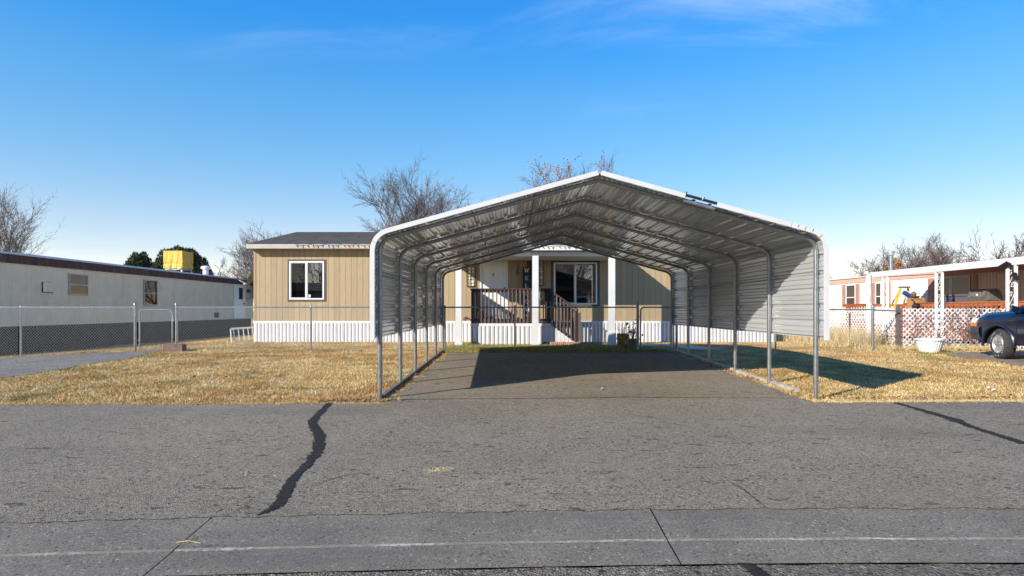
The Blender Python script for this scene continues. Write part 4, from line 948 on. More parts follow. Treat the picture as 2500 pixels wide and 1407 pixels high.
# ================================================================== right neighbour: white mobile home with awning and deck
TX = 18.0; TY0, TY1 = 13.5, 35.0; gzr = .12
rt = thing('white_mobile_home', 'white ribbed mobile home with salmon fascia and awning on the right', 'mobile home', (TX+1.9, 25, gzr))
n_ = 18; pl_ = (TY1-TY0)/n_
pm = ribbed_y(0, pl_-.004, 0, 0, 2.67-.55, .15, .018, -1).mesh('wall_panel', MT['tr_white'], fix=False)
fm = ribbed_y(0, pl_-.004, 0, 0, .25, .07, .012, -1).mesh('fascia_panel', MT['pink'], fix=False)
for k in range(n_):
    inst(pm, 'wall_panel', rt, (TX, TY0+k*pl_, .55)); inst(fm, 'fascia_panel', rt, (TX-.03, TY0+k*pl_, 2.675))
part(MB().box(TX+.01, TX+3.7, TY0+.02, TY1-.02, .3, 2.9), 'body', MT['tr_white'], rt)
part(MB().prism([(TX-.09, 2.925), (TX-.09, 2.965), (TX+1.0, 3.08), (TX+1.9, 3.12), (TX+2.8, 3.08), (TX+3.8, 2.925)], 'Y', TY0-.05, TY1+.05), 'roof', MT['roof_white'], rt)
def ty(px): return TX*FP/(px-HX)
def shutter(y0, y1, z0, z1):
    t = part(MB().box(TX-.055, TX-.019, y0, y1, z0, z1), 'shutter', MT['shutter'], rt)
    mm_ = MB(); z = z0+.03
    while z < z1-.03: mm_.box(TX-.07, TX-.0555, y0+.03, y1-.03, z, z+.025); z += .05
    part(mm_, 'louvres', MT['shutter'], t, kind='stuff')
for a, b, c, d in ((2090.5, 2067.5, 2099, 2058), (2154, 2139.5, 2176, 2127), ):
    side_window(rt, TX-.012, -1, ty(a), ty(b), 1.42, 2.60, .05, .42, True, 'vinyl')
    shutter(ty(c), ty(a)-.02, 1.42, 2.62); shutter(ty(b)+.02, ty(d), 1.42, 2.62)
shutter(ty(2283), ty(2268), 1.42, 2.62)
side_window(rt, TX-.012, -1, ty(2372), ty(2288), 1.40, 2.62, .05, .35, False, 'alum', True); shutter(ty(2388), ty(2374), 1.40, 2.62)
part(MB().box(TX-.05, TX-.02, ty(2327), ty(2320), 1.0, 2.65), 'window_mullion', MT['alum'], rt)
dr_ = part(MB().box(TX-.06, TX-.02, ty(2462), ty(2440), .62, 2.60), 'door', MT['tr_white'], rt); part(MB().box(TX-.10, TX-.061, ty(2443)-.0, ty(2442)+.03, 1.55, 1.63), 'knob', MT['black'], dr_)
# flue
fl = thing('flue_pipe', 'tall galvanised flue pipe with a cap rising from the right roof', 'flue', (19.2, 30.4, 3.0))
fx, fy = X(2175, 30.4), 30.4
part(MB().tube([(fx, fy, 3.0), (fx, fy, Z(622,30.4))], .10, 12), 'pipe', MT['galv'], fl, smooth=True)
part(MB().lathe((fx, fy, Z(624,30.4)), [(.15, 0), (.16, .03), (.16, .13), (.19, .14), (.19, .19), (.05, .24)], 12), 'cap', MT['alum'], fl, smooth=True)
# awning and iron posts
AX = 15.0
aw = thing('awning', 'white flat patio awning on scrollwork posts beside the right mobile home', 'awning', (AX+1.5, 20, gzr))
AY0, AY1 = 13.2, AX*FP/(2128-HX)
part(MB().box(AX-.05, AX+.03, AY0, AY1, 2.60, 2.82), 'gutter', MT['awning'], aw)
for k in range(12):
    y0_ = AY0+(AY1-AY0)*k/12; part(MB().prism([(AX+.031, 2.78), (TX-.1, 2.925), (TX-.1, 2.94), (AX+.031, 2.80)], 'Y', y0_+.004, y0_+(AY1-AY0)/12-.004), 'roof_sheet', MT['roof_white'], aw)
part(MB().prism([(AX+.032, 2.60), (TX-.1, 2.74), (TX-.1, 2.77), (AX+.032, 2.63)], 'Y', AY1-.05, AY1), 'end_beam', MT['awning'], aw)
DKZ = .62
def scroll(m_, yc, zc, r_, a0, turns, sg):
    ps = []
    for k in range(15):
        a = a0+sg*turns*2*math.pi*k/14; rr_ = r_*(1-.72*k/14); ps.append((AX, yc+rr_*math.cos(a), zc+rr_*math.sin(a)))
    m_.tube(ps, .011, 5, False)
for px in (2470, 2293, 2161.5):
    yc = AX*FP/(px-HX); po = part(MB().box(AX-.03, AX+.03, yc-.185, yc-.115, .3, 2.599), 'iron_post', MT['vinyl'], aw)
    part(MB().box(AX-.03, AX+.03, yc+.115, yc+.185, .3, 2.599), 'upright', MT['vinyl'], po)
    for zc in (.85, 1.55, 2.2):
        m_ = MB(); m_.bar((AX, yc+.09, zc-.16), (AX, yc-.09, zc+.16), .012, .022, up=(1,0,0)); scroll(m_, yc+.04, zc+.17, .085, 2.6, 1.1, -1); scroll(m_, yc-.04, zc-.17, .085, 2.6+3.14, 1.1, -1)
        part(m_, 'scroll', MT['vinyl'], po, fix=False)
# deck and cedar railing
dk = thing('cedar_deck', 'orange stained cedar deck railing in front of the white mobile home', 'deck', (AX+1.5, 21, gzr))
RTZ = 1.525
y = 14.2
bmn = MB().box(AX+.12, TX-.1, 0, .138, DKZ-.04, DKZ).mesh('deck_board', MT['orange_wood'])
while y < 27.6: inst(bmn, 'deck_board', dk, (0, y, 0)); y += .144
for (a, b) in ((14.3, AX*FP/(2462-HX)-.25), (AX*FP/(2456-HX)+.1, AX*FP/(2300-HX)-.1), (AX*FP/(2284-HX)+.1, AX*FP/(2200-HX)), (AX*FP/(2115-HX), AX*FP/(2063-HX))):
    if b-a < .3: continue
    part(MB().box(AX+.10, AX+.19, a, b, RTZ-.035, RTZ), 'handrail', MT['orange_wood'], dk)
    part(MB().box(AX+.13, AX+.16, a, b, RTZ-.13, RTZ-.036), 'top_rail', MT['orange_wood'], dk)
    part(MB().box(AX+.13, AX+.16, a, b, DKZ+.06, DKZ+.15), 'bottom_rail', MT['orange_wood'], dk)
    n_ = max(2, int((b-a)/.19)); bb_ = MB().box(AX+.09, AX+.128, -.035, .035, DKZ-.1, RTZ-.04).mesh('baluster', MT['orange_wood'])
    for k in range(n_+1): inst(bb_, 'baluster', dk, (0, a+(b-a)*k/n_, 0))
part(MB().box(AX+.05, AX+.17, AX*FP/(2457-HX)+.02, AX*FP/(2446-HX), DKZ-.2, RTZ+.012), 'post', MT['orange_wood'], dk)
for px in (2198, 2063, 2116): yy = AX*FP/(px-HX); part(MB().box(AX+.06, AX+.17, yy-.05, yy+.05, .2, RTZ-.037), 'post', MT['orange_wood'], dk)
part(MB().box(AX+.13, TX-.1, 27.45, 27.5, RTZ-.10, RTZ), 'end_rail', MT['orange_wood'], dk)
part(MB().box(AX+.121, AX+.15, 14.2, 27.6, .25, DKZ-.041), 'rim_joist', MT['orange_wood'], dk)
# things on the deck
gr = thing('barbecue_grill', 'dusty grey barbecue grill with domed lid behind the cedar railing', 'grill', (16.2, 20.6, DKZ))
gy = 20.6; gx = X(2405, gy)
pr = [(-.26, 0), (-.30, .13), (-.25, .31), (-.09, .40), (.11, .40), (.26, .30), (.31, .11), (.29, 0)]
zl = Z(733, gy)-.02
part(MB().prism([(gx+a*.0+a, zl+b) for a, b in pr], 'Y', gy-.36, gy+.40), 'lid', MT['grill'], gr)
part(MB().box(gx-.30, gx+.30, gy-.34, gy+.36, zl-.20, zl-.004), 'firebox', MT['grill'], gr)
part(MB().tube([(gx-.26, gy-.2, zl+.30), (gx-.32, gy-.2, zl+.36), (gx-.32, gy+.22, zl+.36), (gx-.26, gy+.22, zl+.30)], .016, 6), 'handle', MT['black'], gr)
part(MB().lathe((gx-.265, gy, zl+.19), [(.045, .0), (.045, -.02), (.02, -.025)], 12, 'X'), 'thermometer', MT['vinyl'], gr)
for s in (-1, 1): part(MB().box(gx-.25, gx+.25, gy+s*.36, gy+s*.72, zl-.06, zl-.02), 'side_shelf', MT['grill'], gr)
for a in (-.25, .25):
    for b in (-.3, .3): part(MB().box(gx+a-.02, gx+a+.02, gy+b-.02, gy+b+.02, DKZ, zl-.2), 'leg', MT['black'], gr)
tt = thing('storage_bin', 'grey violet storage bin on the deck left of the barbecue grill', 'bin', (16.4, 21.96, DKZ))
ty0, tx0 = 21.96, X(2345, 21.96)
part(MB().prism([(tx0-.28, DKZ), (tx0+.28, DKZ), (tx0+.32, Z(724,21.96)), (tx0-.32, Z(724,21.96))], 'Y', ty0-.75, ty0+.55), 'tub', MT['tote'], tt)
part(MB().box(tx0-.35, tx0+.35, ty0-.79, ty0+.59, Z(724,21.96)+.002, Z(722,21.96)+.04), 'lid', MT['tote'], tt)
part(MB().box(tx0-.34, tx0-.30, ty0-.1, ty0+.12, Z(724,21.96)-.16, Z(724,21.96)-.10), 'handle', MT['blue'], tt)
# step ladder
sd = 24.0; sld = thing('step_ladder', 'yellow step ladder standing on the deck of the right mobile home', 'ladder', (X(2205,sd), sd, DKZ))
q0, q1 = P(2201,703,sd), P(2218,703,sd)
for s, (pt, pb) in enumerate(((P(2199,704,sd), P(2178,768,sd)), (P(2217,704,sd), P(2214,768,sd)))):
    part(MB().bar(pt, pb, .035, .07), 'rail', MT['yellow'], sld); part(MB().bar(Vector(pt)+Vector((.02,.05,0)), Vector(pb)+Vector((.25,.75,0)), .03, .04), 'rear_rail', MT['yellow'], sld)
part(MB().box(q0.x-.04, q1.x+.04, sd-.06, sd+.14, q0.z, q0.z+.05), 'cap', MT['plastic'], sld)
for t in (.22, .45, .68, .88): a = P(2199,704,sd).lerp(P(2178,768,sd), t); b = P(2217,704,sd).lerp(P(2214,768,sd), t); part(MB().bar(a, b, .09, .025), 'step', MT['yellow'], sld)
bl_ = thing('blue_cylinder', 'blue plastic cylinder tilted against the yellow step ladder', 'cylinder', P(2214, 720, 23.5)); a, b = P(2206,714,23.5), P(2221,723,23.5); d_ = (b-a).normalized()
part(MB().tube([a, b], .085, 12), 'tube', MT['blue'], bl_, smooth=True); part(MB().tube([b-d_*.005, b+d_*.04], .095, 12), 'end_cap', MT['blue'], bl_, smooth=True)
cb = thing('cardboard_box', 'brown cardboard box on the cedar railing beside the step ladder', 'box', P(2238, 744, 22.6)); bx0 = P(2225,745,22.6); bx1 = P(2252,728,22.6)
part(MB().box(bx0.x, bx1.x, 22.45, 22.85, bx0.z-.15, bx1.z), 'carton', MT['card'], cb); part(MB().bar((bx0.x, 22.43, bx1.z), (bx0.x-.05, 22.3, bx1.z+.07), .3, .008), 'flap', MT['card'], cb)
ln = thing('lantern', 'small black lantern standing on the cardboard box', 'lantern', P(2231, 728, 22.6)); c = P(2231, 728, 22.6); c.z += .005
part(MB().lathe(c, [(.10, 0), (.10, .03)], 10), 'base', MT['black'], ln); part(MB().lathe(c, [(.07, .03), (.07, .15)], 10), 'glass', MT['glass'], ln)
for k in range(4): a = k*math.pi/2+.4; part(MB().tube([c+Vector((.085*math.cos(a), .085*math.sin(a), .02)), c+Vector((.085*math.cos(a), .085*math.sin(a), .17))], .008, 4), 'bar', MT['black'], ln)
part(MB().lathe(c, [(.10, .165), (.09, .19), (.02, .22), (.015, .25)], 10), 'top', MT['black'], ln)
sp_ = thing('floodlight', 'black twin floodlight on top of the nearest scrollwork post', 'floodlight', (AX-.1, AX*FP/(2470-HX), 2.35)); yc = AX*FP/(2470-HX)
part(MB().bar((AX-.10, yc-.05, 2.66), (AX-.12, yc+.26, 2.52), .20, .035, up=(.5,.3,.8)), 'solar_panel', MT['black'], sp_)
for s, zc in ((-.14, 2.30), (-.22, 2.20)): part(MB().lathe((AX-.06+s*.1, yc+s-.02, zc), [(.02, .06), (.06, .03), (.075, -.05)], 10, 'Y'), 'lamp_head', MT['black'], sp_, smooth=True)
part(MB().bar((AX-.06, yc-.05, 2.62), (AX-.06, yc-.16, 2.26), .03, .03), 'bracket', MT['black'], sp_)
bg_ = thing('plastic_bag', 'crumpled dark bag slumped over the railing below the cardboard box', 'bag', P(2238, 752, 17.2))
rows = []; c = P(2238, 747, 22.3); c.z -= .02
for i in range(7):
    ph = math.pi*i/6; rows.append([(c.x+.18*math.sin(ph)*math.cos(a)*(1+.2*math.sin(a*3+i)), c.y+.14*math.sin(ph)*math.sin(a), c.z+.10*math.cos(ph)+.02*math.sin(a*4+i*2)) for a in np.linspace(0, 2*math.pi, 15)])
part(MB().grid(rows), 'bag', MT['black'], bg_, fix=False, smooth=True); part(MB().tube([c+Vector((-.05,0,.08)), c+Vector((-.12,0,.2)), c+Vector((-.2,0,.26))], [.03,.02,.025], 6), 'neck', MT['black'], bg_)

# ================================================================== lattice screens
def lattice(label, p0, p1, z0, z1, pitch=.146, wd=.036, group='white lattice screens', top=0):
    p0 = Vector((*p0, 0)); p1 = Vector((*p1, 0)); Lh = (p1-p0).length; ax = (p1-p0).normalized(); nn = Vector((-ax.y, ax.x, 0)); hgt = z1-z0
    t = thing('lattice_screen', label, 'lattice', (p0.x, p0.y, z0), group); hw_ = wd*.707; cache = {}
    for fam, off in ((1, -.005), (-1, .005)):
        s = -hgt if fam == 1 else 0
        while s < (Lh if fam == 1 else Lh+hgt):
            if fam == 1: lo, hi = max(0, -s), min(hgt, Lh-s)
            else: lo, hi = max(0, s-Lh), min(hgt, s)
            if hi-lo > .03:
                key = (fam, round(lo, 3), round(hi, 3))
                if key not in cache:
                    vs_ = []
                    for o_ in (-.004, .004):
                        for aa, tt_ in ((-hw_, lo), (hw_, lo), (fam*(hi-lo)+hw_, hi), (fam*(hi-lo)-hw_, hi)): q = ax*aa+nn*o_; vs_.append((q.x, q.y, tt_-lo))
                    mm_ = MB(); mm_.v = vs_; mm_.f = [(0,1,2,3), (7,6,5,4), (0,4,5,1), (1,5,6,2), (2,6,7,3), (3,7,4,0)]; cache[key] = mm_.mesh('slat', MT['lattice'])
                q = p0+ax*(s+fam*lo)+nn*off; inst(cache[key], 'slat', t, (q.x, q.y, z0+lo+random.uniform(-.004, .004)))
            s += pitch
    return t
zl0 = gz(0, 16.4)+.0
lattice('white diagonal lattice screen behind the planter and blue car', (10.57, 16.42), (16.2, 16.42), zl0, Z(753,16.4))
lattice('white diagonal lattice screen running back from the chain link corner', (10.52, 16.5), (10.45, 22.5), zl0, Z(753,16.4))
tag(part(MB().box(10.47, 10.555, 16.31, 16.40, zl0-.05, Z(745,16.4)), 'cedar_post', MT['bal']), 'dull brown cedar post at the corner of the two lattice screens', 'post')
def rough_post(label, px, d, ytop, r_, mat):
    zb = gz(0, d); xx = X(px, d); ps = [(xx+.012*math.sin(k*1.7), d, zb-.05+(Z(ytop,d)-zb+.05)*k/7) for k in range(8)]
    t = thing('wooden_post', label, 'post', (xx, d, zb)); part(MB().tube(ps, [r_*(1+.06*math.sin(k*2.3)) for k in range(8)], 8), 'shaft', mat, t, smooth=True); part(MB().lathe((xx, d, Z(ytop,d)-.02), [(r_*.95, 0), (r_*.7, .035)], 8), 'top', mat, t)
rough_post('peeling white round post beside the tall chain link corner post', 2121.5, 17.4, 672, .075, MT['peeling'])
rough_post('peeling white round post just right of the carport edge', 2014, 20.0, 688, .06, MT['peeling'])
tag(part(MB().tube([(10.46, 18.6, zl0-.05), (10.45, 18.6, zl0+1.0)], .022, 6), 'stake', MT['stain']), 'thin brown stake standing against the side lattice screen', 'stake')
# short rail joining fence and lattice
rl = thing('fence_rail', 'short pipe rail joining the fence corner post to the lattice', 'rail', (X(2133,FY), FY, 1.2))
part(MB().tube([(X(2134,FY), FY, FTOP-.075), (X(2202,16.25), 16.25, FTOP-.105)], .019, 8), 'pipe', MT['galv'], rl, smooth=True); part(MB().lathe((X(2134,FY), FY, FTOP-.075), [(.03, -.02), (.03, .03)], 8, 'X'), 'cup', MT['galv'], rl)
# vines over the lattice
vn = MB(); vl = MB(); rv = random.Random(11)
for k in range(80):
    px = rv.choice((rv.gauss(2375, 40), rv.gauss(2345, 60), rv.uniform(2215, 2470))); x0 = X(px, 16.35); p = Vector((x0, 16.34-rv.uniform(0,.05), zl0+rv.uniform(.0, .5))); ps = [p.copy()]
    d_ = Vector((rv.uniform(-1, 1), 0, rv.uniform(.2, 1.4)))
    for i in range(rv.randint(5, 11)):
        d_ += Vector((rv.gauss(0,.5), rv.gauss(0,.12), rv.gauss(.02,.4))); d_.normalize(); d_.y *= .4; p = p+d_*.11; p.y = min(16.39, max(16.22, p.y)); p.z = min(p.z, Z(744,16.4)); p.z = max(p.z, zl0); ps.append(p.copy())
        if rv.random() < .6:
            for q in range(rv.randint(1,3)):
                e = Vector((rv.gauss(0,1), rv.gauss(0,.6), rv.gauss(0,1))).normalized()*rv.uniform(.014,.03); f_ = e.cross(Vector((0,1,.3))).normalized()*e.length*.7; o_ = p+Vector((rv.gauss(0,.04), -.02+rv.gauss(0,.03), rv.gauss(0,.04)))
                vl.face([o_-e, o_+f_, o_+e, o_-f_])
    vn.tube(ps, .005, 3, False)
tv = thing('dry_vine', 'tangled leafless vine with dull red leaves growing over the lattice', 'vine', (X(2360,16.3), 16.3, zl0))
part(vn, 'stems', MT['twig_dark'], tv, fix=False, kind='stuff'); part(vl, 'leaves', MT['vine_leaf'], tv, fix=False, kind='stuff')
# planter
px_, py_ = X(2270, 15.35), 15.35; pz = gz(0, 15.35)
pt = thing('planter', 'fluted white resin planter on the grass before the lattice', 'planter', (px_, py_, pz))
rows = []
for r_, h in ((.20, 0), (.235, .10), (.275, .22), (.30, .32)):
    rows.append([(px_+r_*(1+.022*math.sin(a*26))*math.cos(a), py_+r_*(1+.022*math.sin(a*26))*math.sin(a), pz+h) for a in np.linspace(0, 2*math.pi, 157)])
part(MB().grid(rows), 'bowl', MT['planter'], pt, fix=False, smooth=True)
part(MB().lathe((px_, py_, pz), [(.29, .315), (.335, .335), (.34, .375), (.31, .38), (.285, .34), (.01, .33)], 32), 'rim', MT['planter'], pt, smooth=True)
part(MB().lathe((px_, py_, pz), [(.28, .345), (.01, .35)], 20), 'soil', MT['dirt'], pt)
# camouflage pot and the dead plant by the rear gate
cx_, cy_ = X(1520, 15.9), 15.85; cz_ = gz(0, cy_)
cp = thing('camouflage_pot', 'round camouflage fabric pot with dead stems by the rear carport gate', 'pot', (cx_, cy_, cz_))
part(MB().lathe((cx_, cy_, cz_), [(.145, -.01), (.16, .05), (.158, .30), (.165, .46), (.15, .47), (.14, .40)], 18), 'sleeve', MT['camo'], cp, smooth=True)
ds = MB()
for k in range(16):
    a = random.uniform(0, 6.28); ds.tube([(cx_+.05*math.cos(a), cy_+.05*math.sin(a), cz_+.38), (cx_+.10*math.cos(a)-.04, cy_+.1*math.sin(a), cz_+.58), (cx_+.16*math.cos(a)-.08, cy_+.15*math.sin(a), cz_+random.uniform(.6,.85))], [.006,.004,.002], 3, False)
part(ds, 'dead_stems', MT['twig_dark'], cp, fix=False, kind='stuff')
c2x, c2y = X(1544, 16.9), 16.9
dp = thing('dead_plant', 'withered potted plant with orange leaves behind the camouflage pot', 'plant', (c2x, c2y, cz_))
part(MB().lathe((c2x, c2y, gz(0,16.9)), [(.14, 0), (.19, .30), (.17, .30), (.15, .2)], 14), 'pot', MT['rail_dark'], dp, smooth=True)
ds = MB(); dl_ = MB()
for k in range(26):
    a = random.uniform(0, 6.28); e = Vector((c2x+.26*math.cos(a)*random.random(), c2y+.2*math.sin(a), cz_+random.uniform(.35,.75))); ds.tube([(c2x, c2y, cz_+.25), (c2x+.1*math.cos(a), c2y+.1*math.sin(a), cz_+.5), e], [.006,.004,.002], 3, False)
    for q in range(4): f_ = Vector((random.gauss(0,.016), random.gauss(0,.016), random.gauss(0,.016))); h_ = Vector((f_.z, f_.x, f_.y)); o_ = e+Vector((random.gauss(0,.04), random.gauss(0,.04), random.gauss(0,.05))); dl_.face([o_-f_, o_+h_, o_+f_, o_-h_])
part(ds, 'dead_stems', MT['twig_dark'], dp, fix=False, kind='stuff'); part(dl_, 'leaves', MT['orange_leaf'], dp, fix=False, kind='stuff')
# terracotta edging
ed = thing('terracotta_edging', 'row of scalloped terracotta edging before the porch stairs', 'edging', (2.1, 19.1, gz(0,19.1)))
lg_ = MB().lathe((0,0,0), [(.036, -.03), (.036, .104), (.031, .118), (.01, .122)], 8).mesh('edging_log', MT['terra'], True)
for k in range(27): xx = X(1346,19.1)+k*.061; inst(lg_, 'edging_log', ed, (xx, 19.1+.01*math.sin(k), gz(0,19.1)+random.uniform(-.006,.004)))
# straw tuft on the asphalt
sx0, sy0 = g(1072, 1156); st = MB()
for k in range(40):
    a = random.uniform(0, 6.28); l_ = random.uniform(.03, .13); ox, oy = random.gauss(0,.035), random.gauss(0,.03); z = gz(0,sy0)+.014
    st.tube([(sx0+ox, sy0+oy, z+.005), (sx0+ox+l_*.5*math.cos(a), sy0+oy+l_*.35*math.sin(a), z+random.uniform(.004,.025)), (sx0+ox+l_*math.cos(a), sy0+oy+l_*.7*math.sin(a), z+random.uniform(.001,.012))], .0012, 3, False)
tag(part(st, 'straw_tuft', MT['straw'], fix=False), 'small tuft of pale straw lying on the asphalt apron', 'straw', kind='stuff')
for i, (a_, b_, l_) in enumerate(((1150, 470, 0), )): pass
sw = MB()
for (pa, pb) in (((592,1166),(618,1158)), ((598,1168),(604,1154)), ((430,1320),(490,1322)), ((440,1326),(470,1310)), ((455,1322),(485,1306)), ((668,1168),(676,1171))):
    A_, B_ = g(*pa), g(*pb); dz_ = .016 if pa[1] < 1250 else -.01
    sw.tube([(A_[0], A_[1], gz(0,A_[1])+dz_), ((A_[0]+B_[0])/2, (A_[1]+B_[1])/2, gz(0,A_[1])+dz_+.012), (B_[0], B_[1], gz(0,B_[1])+dz_)], .002, 3, False)
tag(part(sw, 'straw_wisps', MT['straw'], fix=False), 'loose straw wisps scattered on the asphalt and gutter left', 'straw', kind='stuff')

# ================================================================== dark blue car, nose towards the lattice
CXL, CW, CYF = 11.22, 1.74, 14.74; czb = gz(0, 13.5)+.012; CCX = CXL+CW/2
car = thing('parked_car', 'dark blue sport utility car parked at the right edge before the lattice', 'car', (CCX, 12.6, czb))
WF, WR, RT_ = .86, 3.58, .345
stn = sorted(set([0, .03, .08, .16, .26]+list(np.arange(.36, 4.36, .06).round(3))+[4.40, 4.46]))
def lerp_tab(t, x_):
    for (a, b), (c, d) in zip(t[:-1], t[1:]):
        if x_ <= c: return b+(d-b)*max(0, (x_-a)/(c-a))
    return t[-1][1]
top_t = [(0, .80), (.05, .90), (.18, 1.0), (.45, 1.055), (1.0, 1.09), (1.35, 1.12), (1.6, 1.10), (4.2, 1.10), (4.46, 1.02)]
wid_t = [(0, .70), (.06, .80), (.2, .845), (.5, .865), (4.0, .865), (4.3, .84), (4.46, .78)]
def zbot(u):
    z = .36 if .2 < u < 4.3 else .44
    for c in (WF, WR):
        r_ = .435; du = abs(u-c)
        if du < r_: z = max(z, RT_+math.sqrt(r_*r_-du*du)*.98)
    return z
rows = []
for u in stn:
    zt, hw_, zb = lerp_tab(top_t, u), lerp_tab(wid_t, u), zbot(u); sec = []
    half = [(0, zt+.035), (.45, zt+.03), (.78, zt+.012), (.90, zt-.03), (.965, zt-.10), (.995, zt-.20), (1.0, max(zb+.05, .70)), (1.0, max(zb+.02, .58)), (.985, zb)]
    for s in (-1, 1):
        hh_ = half if s == 1 else half[::-1]
        for a, z in (hh_ if s == 1 else hh_[:-1]): sec.append((CCX+s*a*hw_, CYF-u, czb+z))
    rows.append(sec)
bd = MB().grid(rows); bd.face([p for p in rows[0]]); bd.face([p for p in rows[-1]][::-1])
body = part(bd, 'body', MT['car'], car, smooth=True)
part(MB().box(CCX-.70, CCX+.70, CYF-4.2, CYF-.25, czb+.33, czb+.78), 'underbody', MT['room'], car)
# cabin
cab = [(1.22, 1.10, .80), (1.95, 1.62, .64), (2.2, 1.67, .64), (3.9, 1.66, .63), (4.30, 1.45, .66), (4.42, 1.10, .76)]
rows = [[(CCX-.83, CYF-u, czb+1.09), (CCX-(.83+w_)/2, CYF-u, czb+1.09+(z-1.09)*.55), (CCX-w_, CYF-u, czb+z-.05 if z > 1.2 else czb+1.095), (CCX, CYF-u, czb+z), (CCX+w_, CYF-u, czb+z-.05 if z > 1.2 else czb+1.095), (CCX+(.83+w_)/2, CYF-u, czb+1.09+(z-1.09)*.55), (CCX+.83, CYF-u, czb+1.09)] for u, z, w_ in cab]
cb_ = part(MB().grid(rows), 'cabin', MT['car'], car, fix=False, smooth=True)
dkg = simple('dark_car_glass', (.01,.012,.014), .05, var=.1)
for s in (-1, 1):
    def wpt(u, t, zt=1.60): w_ = .83+(.655-.83)*t; return (CCX+s*(w_+.006), CYF-u, czb+1.10+(zt-1.10)*t)
    for (u0, u1, u2, u3) in ((1.45, 2.02, 2.42, 2.42), (2.50, 2.50, 3.35, 3.35), (3.43, 3.43, 4.05, 4.22)): part(MB().face([wpt(u0,.06), wpt(u1,.90), wpt(u2,.90), wpt(u3,.06)]), 'side_window', dkg, cb_, fix=False)
part(MB().face([(CCX-.74, CYF-1.27, czb+1.145), (CCX+.74, CYF-1.27, czb+1.145), (CCX+.60, CYF-1.90, czb+1.60), (CCX-.60, CYF-1.90, czb+1.60)]), 'windscreen', dkg, cb_, fix=False)
